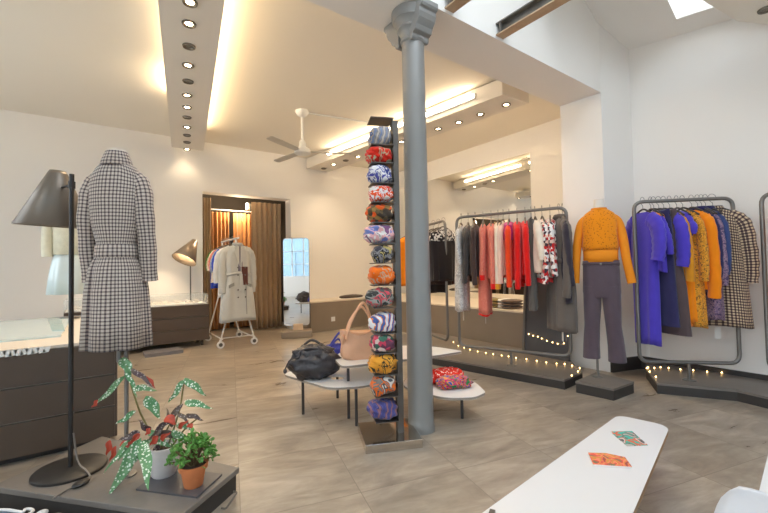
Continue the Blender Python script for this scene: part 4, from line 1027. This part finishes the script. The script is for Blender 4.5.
# blue bag behind
M_BLUEL = plain('blue_leather', (60, 64, 160), .4, var=.2, scale=12)
ctr = Vector((2.02, 3.33, ZA)); db = (CM @ (np.array(ctr)-C0))[1]; ctr = Vector(at(336, 352, db)); ctr.z = ZA+.001
bb = thing('leather_bag', 'small blue leather bag behind the tan handbag', 'bag', ctr)
k_ = db/FPX
MB().blob(ctr+Vector((0, 0, .1)), (13*k_, .07, .1), 36, 18, wr(7, .2), vrz).build('bag_body', M_BLUEL, bb, ang=180)
MB().tube(smoothpath([ctr+vr*(-10*k_)+Vector((0, 0, .12)), ctr+vr*(-2*k_)+Vector((0, 0, .24)), ctr+vr*(4*k_)+Vector((0, 0, .31)), ctr+vr*(8*k_)+Vector((0, 0, .27)), ctr+vr*(11*k_)+Vector((0, 0, .12))], 8), .01, 10).build('handle', M_BLUEL, bb)
MB().tube(smoothpath([ctr+vr*(-11*k_)-va*.04+Vector((0, 0, .1)), ctr+vr*(-4*k_)-va*.04+Vector((0, 0, .2)), ctr+vr*(3*k_)-va*.04+Vector((0, 0, .25)), ctr+vr*(9*k_)-va*.04+Vector((0, 0, .1))], 8), .008, 10).build('handle', M_BLUEL, bb)
# scarves on the right table
c = onz(443, 376, ZBB); c = Vector((2.5, 2.55, ZBB+.055))
solo('dotted_scarf', MB().blob(c, (.17, .12, .06), 44, 18, wr(3, .25, 3), -.4), dots('red_dotted', (222, 44, 24), (244, 226, 216), 46, .3), 'red scarf with white dots bunched on the lower right table', 'scarf', ang=180)
c = onz(455, 388, ZBB); dq = (CM @ (np.array(c)-C0))[1]; k_ = dq/FPX
c = Vector(at(456, 384, dq+.03)); c.z = ZBB+.045
turban(c, (.15, .085, .05), multi('rainbow_cloth', [(40, 130, 70), (200, 30, 110), (226, 150, 50), (50, 80, 170), (230, 90, 40), (60, 50, 60)], 10, 1.6, .75), 'multicoloured green, pink and blue turban hat on the lower right table', 2.2, -.35, 1.5, .2, 7)

# ------------------------------------------------------------------ platforms of the racks
ZD = .1
d1_ = thing('rack_platform', 'long low dark platform under the rack of red clothes', 'platform', (4.2, 3.6, 0))
DP = [(3.76, 2.14), (4.17, 2.17), (4.735, 2.66), (4.735, 5.3), (3.15, 5.3)]
MB().prism(DP, 0, ZD-.02).build('plinth', M_PLSIDE, d1_, smooth=False); MB().prism(DP, ZD-.02, ZD).build('top_board', M_PLINTH, d1_, smooth=False)
d3_ = thing('rack_platform', 'low dark angled platform under the rack of orange and blue clothes', 'platform', (4.9, .8, 0))
w = [onz(*p, ZD) for p in ((646, 369), (657, 383), (737, 390), (768, 397))]
DP = [(w[0].x, w[0].y), (w[1].x, w[1].y), (w[2].x, w[2].y), (w[3].x, w[3].y), (w[3].x-.15, w[3].y-1.0), (5.18, w[3].y-1.2), (5.18, 1.94)]
DP = [(a, b) for a, b in DP]
MB().prism(DP, 0, ZD-.02).build('plinth', M_PLSIDE, d3_, smooth=False); MB().prism(DP, ZD-.02, ZD).build('top_board', M_PLINTH, d3_, smooth=False)
# dark panels leaning behind the coat
bp = thing('leaning_panel', 'dark grey board standing on the platform behind the long coat', 'board', (4.55, 2.75, ZD))
mb = MB(); mb.obox((4.56, 2.8, ZD+.5), (.02, 0, .0), (0, .3, 0), (.05, 0, .5)); mb.build('board', plain('graphite_board', (76, 76, 80), .4, var=.08), bp, smooth=False)
MB().obox((4.545, 3.105, ZD+.5), (.02, 0, 0), (0, .014, 0), (.05, 0, .5)).build('edge_strip', M_STEEL, bp, smooth=False)

# ------------------------------------------------------------------ racks
FX = ZD
def tw(p): return Vector((p[0], p[1], 0))
R1L, R1R = tw((3.63, 3.42)), tw((4.06, 2.23))
R3L, R3R = tw((4.36, 1.69)), tw((4.97, 1.06))
R2R = tw((3.73, 3.72)); R2L = tw((4.15, 5.0))
RH0, RH1 = .27, 1.865
rack('clothes_rack', 'grey tubular rack of red, pink and brown clothes right of the column', R1L, R1R, RH0, RH1, .018, FX)
rack('clothes_rack', 'grey tubular rack of orange, blue and checked clothes by the right wall', R3L, R3R, RH0, RH1, .018, FX)
rack('clothes_rack', 'grey tubular rack of black clothes half hidden behind the column', R2L, R2R, RH0, RH1, .018, FX)
R4L = tw((4.86, .66)); R4R = tw((4.7, -.5))
r4 = at(765.5, 290, 3.62)
R4L = tw((r4.x, r4.y)); R4R = tw((r4.x-.1, r4.y-1.2))
rack('clothes_rack', 'grey tubular rack cut off by the right edge of the picture', R4L, R4R, RH0-.02, RH1, .018, FX)
def on_rail(px, A_, B_):
    # point of the rail that the camera sees at column px
    r = ray(px, 215); d = B_-A_
    # solve A + s d = t r (xy)
    det = d.x*(-r[1])+r[0]*d.y; s = (-A_.x*(-r[1])+(-r[0])*(A_.y)) / det if abs(det) > 1e-9 else .5
    s = (A_.y*r[0]-A_.x*r[1])/(d.x*r[1]-d.y*r[0]); return s
def fill(A_, B_, items, grp, hm, rackname, ws0=.2):
    d = (B_-A_).normalized(); yaw0 = math.atan2(d.x, -d.y)   # local x is square to the rail
    yaw0 = math.atan2(d.y, d.x)+PI/2
    for i, (px, fn, nm, lb_, ct, dy, kw) in enumerate(items):
        s = max(.03, min(.97, on_rail(px, A_, B_))); p = A_+(B_-A_)*s; p.z = RH1+.018
        yaw = yaw0+dy
        if fn == 'g': kw = dict(kw); m = kw.pop('m'); kw.setdefault('ws', ws0); kw.setdefault('wh', ws0*1.12); garment(nm, lb_, ct, p, yaw, m, seed=i+len(grp), **kw)
        else: kw = dict(kw); m = kw.pop('m'); trousers(nm, lb_, p, yaw, m, **kw)
        short = ' '.join(lb_.split(' on the ')[0].split(' at the ')[0].split(' with ')[0].split(',')[0].split(' right of ')[0].split(' left of ')[0].split(' below ')[0].split(' behind ')[0].split(' in the ')[0].split(' between ')[0].split(' next to ')[0].split(' nearest ')[0].split()[:7])
        hanger(p, yaw, 'hanger holding the %s, %s' % (short, rackname), grp, hm)
I3 = [(643, 'g', 'hanging_dress', 'long violet-blue dress at the left end of the rack by the right wall', 'dress', .2, dict(m=VIO, L=1.3, ws=.17, wh=.15, slv=.36, th=.06, ts=.045, price=True, sr=.08)),
      (651, 'g', 'hanging_tunic', 'orange and violet two-tone top, second from the left on the right wall rack', 'top', .1, dict(m=ORG, L=.2, slv=.3, slvm=VIO, lower=(VIO, .42, .2, .06))),
      (654, 't', 'hanging_trousers', 'navy trousers behind the violet dress on the right wall rack', 'trousers', .3, dict(m=NAV, L=1.12)),
      (659, 't', 'hanging_trousers', 'dark brown flared trousers on the right wall rack', 'trousers', .4, dict(m=BRN, L=1.2, wh=.17)),
      (664, 'g', 'hanging_tunic', 'plain violet-blue top with wide sleeves on the right wall rack', 'top', .25, dict(m=VIO, L=.5, slv=.42, sr=.075)),
      (670, 'g', 'hanging_dress', 'mustard jacket dress with bright orange skirt on the right wall rack', 'dress', .15, dict(m=MUS, L=.68, slv=.56, lower=(ORG, .46, .2, .06))),
      (677, 'g', 'hanging_dress', 'violet-shouldered bright orange dress on the right wall rack', 'dress', .1, dict(m=VIO, L=.26, slv=.1, lower=(ORG, .84, .19, .06))),
      (683, 'g', 'hanging_dress', 'mustard printed dress with long sleeves on the right wall rack', 'dress', .2, dict(m=MPR, L=1.12, wh=.2, slv=.56, price=True, ts=.06)),
      (692, 'g', 'hanging_cardigan', 'bright orange knitted cardigan on the right wall rack', 'cardigan', .2, dict(m=ORG, L=.76, slv=.72, sr=.07)),
      (698, 'g', 'hanging_jacket', 'navy jacket right of the orange cardigan on the rack', 'jacket', .15, dict(m=NAV, L=.62, slv=.52, collar=NAV)),
      (702, 'g', 'hanging_dress', 'grey-violet printed dress on the right wall rack', 'dress', .1, dict(m=PPR, L=1.05, slv=.6)),
      (706, 'g', 'hanging_jacket', 'blue denim-like jacket next to the checked coat on the rack', 'jacket', .15, dict(m=fab('denim', (52, 66, 112)), L=.6, slv=.5, collar=NAV)),
      (713, 'g', 'hanging_coat', 'brown checked coat at the right end of the right wall rack', 'coat', .85, dict(m=CHK, L=1.12, ws=.19, wh=.25, ts=.07, th=.1, slv=.58, sr=.075, collar=CHK, price=True))]
fill(R3L, R3R, I3, 'hangers on the right wall rack', M_HANG2, 'by the right wall', .165)
I1 = [(461, 'g', 'hanging_dress', 'pale grey printed dress at the left end of the red clothes rack', 'dress', .2, dict(m=PRT, L=1.04, wh=.2, slv=.35, price=True)),
      (468, 'g', 'hanging_jacket', 'dark brown jacket, second from the left on the red clothes rack', 'jacket', .25, dict(m=CHAR, L=.62, slv=.58)),
      (475, 'g', 'hanging_dress', 'dark charcoal dress left of the salmon knits on the rack', 'dress', .2, dict(m=fab('espresso', (74, 56, 50)), L=.62, slv=.6)),
      (483, 'g', 'hanging_dress', 'long salmon knitted dress with red hem on the rack', 'dress', .3, dict(m=SAL, L=1.06, ws=.19, wh=.2, slv=.5, hem=RED, hemL=.02, cuff=RED, price=True)),
      (491, 'g', 'hanging_cardigan', 'salmon knitted cardigan with red cuffs on the rack', 'cardigan', .3, dict(m=SAL, L=.64, slv=.6, cuff=RED)),
      (498, 'g', 'hanging_blouse', 'cream blouse between the salmon cardigan and the magenta sweater', 'blouse', .25, dict(m=CRE, L=.62, slv=.6, cuff=MUS)),
      (503, 'g', 'hanging_blouse', 'blush pink blouse left of the magenta sweater', 'blouse', .1, dict(m=PNK, L=.6, slv=.58)),
      (509, 'g', 'hanging_sweater', 'magenta and red-orange sweater on the rack', 'sweater', .2, dict(m=MAG, L=.22, slv=.62, slvm=RORG, lower=(RORG, .45, .21, .07))),
      (517, 'g', 'hanging_sweater', 'bright red sweater in the middle of the rack', 'sweater', .25, dict(m=RED, L=.66, slv=.64)),
      (525, 'g', 'hanging_sweater', 'bright red cardigan behind the cream half-sleeve blouse', 'sweater', .25, dict(m=RED, L=.62, slv=.6)),
      (531, 't', 'hanging_trousers', 'dark grey trousers below the red cardigan on the rack', 'trousers', .2, dict(m=fab('dark_grey', (92, 86, 80)), L=1.0)),
      (535, 'g', 'hanging_blouse', 'cream half-sleeve blouse right of the red cardigan', 'blouse', .35, dict(m=CRE, L=.58, slv=.32, sr=.07)),
      (542, 'g', 'hanging_shirt', 'red and white geometric print shirt on the rack', 'shirt', .35, dict(m=GEO, L=.64, slv=.58, hem=RED)),
      (550, 'g', 'hanging_tunic', 'red printed top left of the long coat on the rack', 'top', .2, dict(m=GEO, L=.6, slv=.5)),
      (559, 'g', 'hanging_coat', 'long belted brown-grey coat at the right end of the red clothes rack', 'coat', .5, dict(m=COATG, L=1.2, ws=.19, wh=.24, ts=.08, th=.11, slv=.72, sr=.07, belt=True, waist=.14, collar=COATG, price=True)),
      (564, 'g', 'hanging_coat', 'dark navy coat behind the brown-grey coat at the rack end', 'coat', .3, dict(m=fab('ink', (54, 48, 58)), L=.9, slv=.6))]
fill(R1L, R1R, I1, 'hangers on the red clothes rack', M_HANG, 'right of the column')
I2 = [(404, 'g', 'hanging_dress', 'bright orange dress seen between the tower and the column', 'dress', 0, dict(m=ORG, L=.8, slv=.5)),
      (433, 'g', 'hanging_dress', 'black dress with patterned shoulders, leftmost beside the column', 'dress', .2, dict(m=BWP, L=.2, lower=(BLK, .7, .22, .08))),
      (438, 'g', 'hanging_dress', 'black dress with patterned shoulders in the middle behind the column', 'dress', .2, dict(m=BWP, L=.16, slv=.16, lower=(fab('brown_black', (64, 48, 46)), .62, .24, .08))),
      (443, 'g', 'hanging_dress', 'black dress with patterned shoulders nearest the rack upright', 'dress', .2, dict(m=BWP, L=.16, lower=(BLK, .56, .2, .08)))]
fill(R2L, R2R, I2, 'hangers on the black clothes rack', M_HANG, 'behind the column')
w = R4L+(R4R-R4L)*.24; w.z = RH1+.018-.0
garment('hanging_dress', 'orange dress on the rack cut off by the right edge', 'dress', w, PI/2-1.4, ORG, L=1.25, slv=.4)
hanger(w, PI/2-1.4, 'hanger of the orange dress at the right picture edge', 'hangers on the cut-off rack', M_HANG2)

# fairy lights
M_FAIRY = glow('fairy_glow', (255, 206, 130), 9)
def fairy(label, pts):
    pts = [Vector(p) for p in pts]; o = thing('string_lights', label, 'string lights', pts[0], 0, 'strings of warm fairy lights')
    path = smoothpath(pts, 6)
    path = [p+Vector((.008*math.sin(i*2.1), .008*math.cos(i*1.7), .0)) for i, p in enumerate(path)]
    MB().tube(path, .0018, 6).build('wire', M_CORD, o)
    for i in range(2, len(path)-1, 4):
        MB().blob(path[i]+Vector((0, 0, .006)), (.0058, .0058, .007), 10, 6).build('bulb', M_FAIRY, o)
z1 = ZD+.006
fairy('string of warm fairy lights along the platform under the red clothes rack', [onz(a, b, z1) for a, b in [(452, 341), (458, 346), (467, 349), (478, 352), (490, 354), (502, 356), (512, 357.5), (526, 359.5), (541, 362), (556, 364), (568, 365), (580, 369), (576, 374), (566, 380)]])
fairy('string of warm fairy lights on the platform under the orange and blue clothes rack', [onz(a, b, z1) for a, b in [(658, 379), (649, 372), (646.5, 368), (655, 368.5), (665, 368), (681, 370), (700, 371.5), (721, 373), (733, 373.5), (748, 375), (760, 378)]])
fairy('short string of fairy lights across the dark leaning board', [(4.5, 3.05, .36), (4.5, 2.97, .34), (4.5, 2.87, .33), (4.5, 2.77, .3), (4.5, 2.66, .29), (4.5, 2.55, .3), (4.52, 2.5, .45), (4.54, 2.5, .65)])

# ------------------------------------------------------------------ mannequin in orange sweater
MBP = [(3.76, 2.03), (3.79, 1.69), (4.17, 1.67), (4.24, 2.06)]
k0 = thing('mannequin_block', 'low dark block carrying the mannequin in the orange sweater', 'platform', (3.99, 1.86, 0))
MB().prism(inset(MBP, .98), 0, .09).build('plinth', M_PLSIDE, k0, smooth=False); MB().prism(MBP, .09, .11).build('top_board', M_PLINTH, k0, smooth=False)
DM = 3.95
mc = at(602, 300, DM); MX, MY = mc.x, mc.y; zm = lambda py: at(603, py, DM).z
vw = Vector((MX, MY, 0)).normalized(); s_r = Vector((vw.y, -vw.x, 0)); yw = math.atan2(s_r.y, s_r.x)
pm = at(595, 374, DM); 
mn = thing('mannequin', 'headless mannequin on a pole wearing an orange sweater and dark trousers', 'mannequin', (MX, MY, .11), yw)
hz = lambda py: zm(py)-.11
kx = DM/FPX
MB().cyl((-.06, 0, .008), (-.06, 0, hz(330)), .011).build('pole', M_STEEL, mn, local=True); MB().lathe([(.05, 0), (.05, .006), (.015, .012)], (-.06, 0, 0), 24).build('pole_foot', M_STEEL, mn, local=True)
rg = [ell(a, b, hz(py), 32) for py, a, b in [(285, .13, .1), (262, .12, .09), (240, .11, .085), (222, .13, .085), (213, .11, .07), (209, .05, .05), (203, .046, .046), (199, .046, .046)]]
MB().loft(rg).build('torso', M_SKIN, mn, local=True)
swt = thing('orange_sweater', 'bright orange open-knit sweater on the headless mannequin', 'sweater', (MX, MY, zm(262)), yw)
def knit():
    if 'orange_openknit' in _mats: return _mats['orange_openknit']
    t = NT('orange_openknit'); setb(t, .85, 0, .2, .2)
    v = t.n('ShaderNodeTexVoronoi', Scale=52.0); t.l(t.coord(), v.inputs['Vector'])
    t.l(t.mix(t.math('LESS_THAN', v.outputs['Distance'], .28), rgba((238, 142, 20)), rgba((196, 104, 14))), t.b.inputs['Base Color'])
    bp_ = t.n('ShaderNodeBump', Strength=.5, Distance=.01); t.l(v.outputs['Distance'], bp_.inputs['Height']); t.l(bp_.outputs[0], t.b.inputs['Normal'])
    _mats['orange_openknit'] = t.m; return t.m
SW = plain('orange_jersey', (238, 142, 20), .85, var=.06, bump=.2, bscale=200)
zo = lambda py: zm(py)-zm(262)
rg = [ell(a, b, zo(py), 56, lambda an: 1+.015*math.sin(9*an)) for py, a, b in [(250, .158, .12), (246, .166, .125), (235, .158, .12), (222, .16, .112), (217, .155, .1), (213, .125, .08), (210.5, .09, .066), (209.3, .068, .06)]]
MB().loft(rg, True, False, False).build('knit_body', knit(), swt, local=True, solid=.005)
rg = [ell(a, b, zo(py), 56) for py, a, b in [(262, .154, .118), (256, .152, .116), (250, .154, .116)]]
MB().loft(rg, True, False, False).build('waistband', SW, swt, local=True, solid=.006)
rg = [ell(.075, .066, zo(210.5), 36), ell(.07, .062, zo(208), 36), ell(.066, .058, zo(209), 36)]
MB().loft(rg, True, False, False).build('neckband', SW, swt, local=True, solid=.005)
for sg in (-1, 1):
    P = smoothpath([(.09*sg, 0, zo(218)), (.13*sg, 0, zo(219.5)), (.168*sg, 0, zo(225)), (.202*sg, -.01, zo(241)), (.222*sg, -.02, zo(260)), (.236*sg if sg < 0 else .26, -.025, zo(283))], 6); N = len(P)
    MB().tube(P, [.048-.01*i/N for i in range(N)], 20).build('sleeve', SW, swt, local=True)
tr_ = thing('dark_trousers', 'dark plum straight trousers on the headless mannequin', 'trousers', (MX, MY, zm(358)), yw)
PLUM = fabric('plum_grey', (92, 78, 86))
zq = lambda py: zm(py)-zm(358)
rg = [ell(a, b, zq(py), 44) for py, a, b in [(261, .158, .11), (264, .162, .115), (278, .166, .12), (292, .17, .12), (297, .16, .105)]]
MB().loft(rg, True, False, True).build('hips', PLUM, tr_, local=True)
rg = [ell(a, b, zq(py), 44) for py, a, b in [(260.5, .161, .113), (265, .166, .119)]]
MB().loft(rg, True, False, False).build('waistband', PLUM, tr_, local=True, solid=.005)
bt = MB().lathe([(.011, 0), (.011, .004), (.003, .006)], (0, 0, 0), 14).build('button', M_STEEL, tr_, local=True)
bt.location = (0, -.12, zq(264)); bt.rotation_euler = (PI/2, 0, 0)
for sg, xe in ((-1, -.11), (1, .115)):
    rr = [ell(a, b, zq(py), 32, lambda an: 1+.02*math.sin(5*an+py), .9, dx, 0) for py, a, b, dx in [(286, .086, .112, .08*sg), (305, .08, .098, .086*sg), (325, .07, .082, .094*sg), (345, .075, .08, xe*.97), (358 if sg < 0 else 360, .08, .082, xe)]]
    MB().loft(rr).build('trouser_leg', PLUM, tr_, local=True)
    MB().box((xe-.002, -.092, zq(352)), (xe+.002, -.086, zq(290))).build('crease', PLUM, tr_, local=True, smooth=False)

# ------------------------------------------------------------------ white bench table in the foreground
ZF = .31
q = [zp(618, 415, ZF), zp(670, 426, ZF), zp(633, 513, ZF), zp(482, 513, ZF)]
def ext(a, b, k): return (a[0]+(b[0]-a[0])*k, a[1]+(b[1]-a[1])*k)
FP = [q[0], q[1], ext(q[1], q[2], 1.35), ext(q[0], q[3], 1.3)]
ft = thing('display_table', 'long white table with plywood edge in the right foreground holding two printed cards', 'table', ((q[0][0]+q[2][0])/2, (q[0][1]+q[2][1])/2, 0))
P = rounded(FP, [.06, .09, .05, .05], 8)
MB().prism(P, ZF-.002, ZF).build('laminate_top', M_WHITE, ft, smooth=False); MB().prism(P, ZF-.026, ZF-.002).build('plywood_core', M_EDGE, ft, smooth=False)
cx, cy = sum(p[0] for p in FP)/4, sum(p[1] for p in FP)/4
for i in range(4):
    a = ext(FP[i], (cx, cy), .62); MB().cyl((a[0], a[1], 0), (a[0], a[1], ZF-.026), .013).build('leg', plain('leg_steel', (74, 72, 72), .4, .5), ft)
def card(name, label, quad, m, th, edgem=None):
    P_ = [zp(*p, ZF+th) for p in quad]
    o = solo(name, MB().prism(P_, ZF+.0005, ZF+th), m, label, 'printed card', smooth=False)
card('printed_card', 'printed card with a turquoise and orange picture, nearer the far end of the white table', [(610, 431.5), (632, 431), (648, 445), (627, 446)], multi('card_art', [(176, 172, 160), (92, 84, 76), (40, 170, 150), (206, 90, 50), (214, 208, 196), (80, 70, 66)], 13, .8, .5, 'noise'), .002)
bq = [(588, 452.5), (606, 453), (625, 457), (632, 466.5), (593, 464)]
p_ = zp(610, 459, ZF); bk = thing('printed_booklet', 'thicker booklet with a red and orange cover on the white table', 'booklet', (p_[0], p_[1], ZF))
MB().prism([zp(*p, ZF+.008) for p in bq], ZF+.0005, ZF+.008).build('pages', M_PAPER, bk, smooth=False)
MB().prism([zp(*p, ZF+.0095) for p in bq], ZF+.008, ZF+.0095).build('cover', multi('booklet_art', [(120, 110, 70), (214, 70, 50), (236, 130, 90), (206, 140, 40), (226, 90, 70), (150, 60, 40)], 14, 1.4, .5), bk, smooth=False)
s0 = zp(492, 512, ZF+.01)
solo('grey_clip', MB().rbox((s0[0], s0[1], ZF+.006), (.03, .02, .012), .5), M_TOWER, 'small grey clip at the near left corner of the white table', 'clip', smooth=False)

# white table and moulded chair at the right edge
ZW = .45
w0, w1 = onz(769, 450, ZW), onz(755, 508, ZW)
dv = (w1-w0).normalized(); nv = Vector((-dv.y, dv.x, 0)); nv = nv if nv.y < 0 else -nv
WP = [w0-dv*.15, w0-dv*.15+nv*.5, w1+dv*.5+nv*.5, w1+dv*.5]
wt = thing('display_table', 'white table at the right edge beside the moulded chair', 'table', ((w0.x+w1.x)/2, (w0.y+w1.y)/2-.25, 0))
MB().prism(rounded([(p.x, p.y) for p in WP], .08), ZW-.026, ZW).build('tabletop', M_WHITE, wt, smooth=False)
cw = sum(WP, Vector((0, 0, 0)))/4
for p in WP:
    a = p+(cw-p)*.35; MB().cyl((a.x, a.y, 0), (a.x, a.y, ZW-.026), .013).build('leg', M_STEEL, wt)
q = onz(770, 504, ZW)
solo('metal_cap', MB().lathe([(.018, ZW+.0005), (.018, ZW+.02), (.012, ZW+.026), (.002, ZW+.027)], (q.x, q.y, 0), 20), M_CHROME, 'small round metal cap on the white table at the right edge', 'cap')
cc = at(737, 494, .98); yc = Vector((cc.x, cc.y, 0)).normalized(); xr_ = Vector((yc.y, -yc.x, 0))
bw = (xr_*.5-yc*.87).normalized(); fw = Vector((bw.y, -bw.x, 0))
base = Vector((cc.x, cc.y, 0))+bw*.145+fw*.2
ch = thing('moulded_chair', 'white moulded plastic chair peeking in at the bottom right corner', 'chair', base)
ht = cc.z+.035
M_CHAIR = plain('chair_shell', (214, 216, 220), .35, var=.03)
def shell(u, v):
    a = (u-.5)*2
    if v < .45:
        t = v/.45; x = .2*a; y = .22-.4*t; z = .36+.012*a*a-.02*math.sin(PI*t)
    else:
        t = (v-.45)/.55; w_ = .2*(1-.3*t**9); x = w_*a; y = -.18-.04*t-.03*math.sin(PI*t*.5)+.07*a*a*(1-.3*t); z = .36+(ht-.36)*t*(1-.05*abs(a)**4)
    return base+bw*x+fw*y+Vector((0, 0, z))
MB().grid(shell, 14, 24).build('shell', M_CHAIR, ch, solid=.012)
for sx in (-1, 1):
    for sy in (-1, 1): MB().cyl(base+bw*.12*sx+fw*.1*sy+Vector((0, 0, .355)), base+bw*.18*sx+fw*.17*sy, .011).build('leg', M_WHMET, ch)

# ------------------------------------------------------------------ light
wd = bpy.data.worlds.new('sky'); sc.world = wd; wd.use_nodes = True
nt = wd.node_tree; bgn = nt.nodes['Background']
tc = nt.nodes.new('ShaderNodeTexCoord'); sp = nt.nodes.new('ShaderNodeSeparateXYZ'); nt.links.new(tc.outputs['Generated'], sp.inputs[0])
rp = nt.nodes.new('ShaderNodeValToRGB'); el = rp.color_ramp.elements
el[0].position = .0; el[0].color = (.46, .5, .54, 1); el[1].position = .35; el[1].color = (.82, .91, 1, 1)
nt.links.new(sp.outputs['Z'], rp.inputs[0]); nt.links.new(rp.outputs[0], bgn.inputs['Color']); bgn.inputs['Strength'].default_value = 4.4
def portal(loc, sx, sy, direction):
    o = area('window_portal', loc, sx, sy, 1, (1, 1, 1), direction); o.data.cycles.is_portal = True
portal((XL-.15, -.5, 1.75), 4.2, 2.7, (1, 0, 0)); portal((XL-.15, 4.9, 1.75), 3.0, 2.5, (1, 0, 0))
bpy.data.objects['window_portal'].rotation_euler = Vector((1, 0, 0)).to_track_quat('-Z', 'Z').to_euler() if False else bpy.data.objects['window_portal'].rotation_euler
portal((-1.3, -3.35, 2.1), 3.4, 2.4, (0, 1, 0)); portal((2.7, -3.35, 1.8), 3.0, 3.0, (0, 1, 0))
portal((1.6, .15, ZT+.15), 2.8, 3.1, (0, 0, -1))
portal(((sx0+kx)/2, (sy0+sy1)/2, roofz((sx0+kx)/2, (sy0+sy1)/2)+.12), kx-sx0, sy1-sy0, (0, 0, -1))

vs = sc.view_settings; sc.display_settings.display_device = 'sRGB'
vs.view_transform = 'Standard'; vs.look = 'None'; vs.gamma = 1; vs.use_curve_mapping = False
l = bpy.data.lights.new('fitting_room_lamp', 'POINT'); l.energy = 34; l.color = WARM; l.shadow_soft_size = .08
q = bpy.data.objects.new('fitting_room_lamp', l); COL.objects.link(q); q.location = (2.4, 8.5, 2.65)
vs.exposure = 0.76
sc.cycles.max_bounces = 10; sc.cycles.diffuse_bounces = 6; sc.cycles.transparent_max_bounces = 16; sc.cycles.sample_clamp_indirect = 6
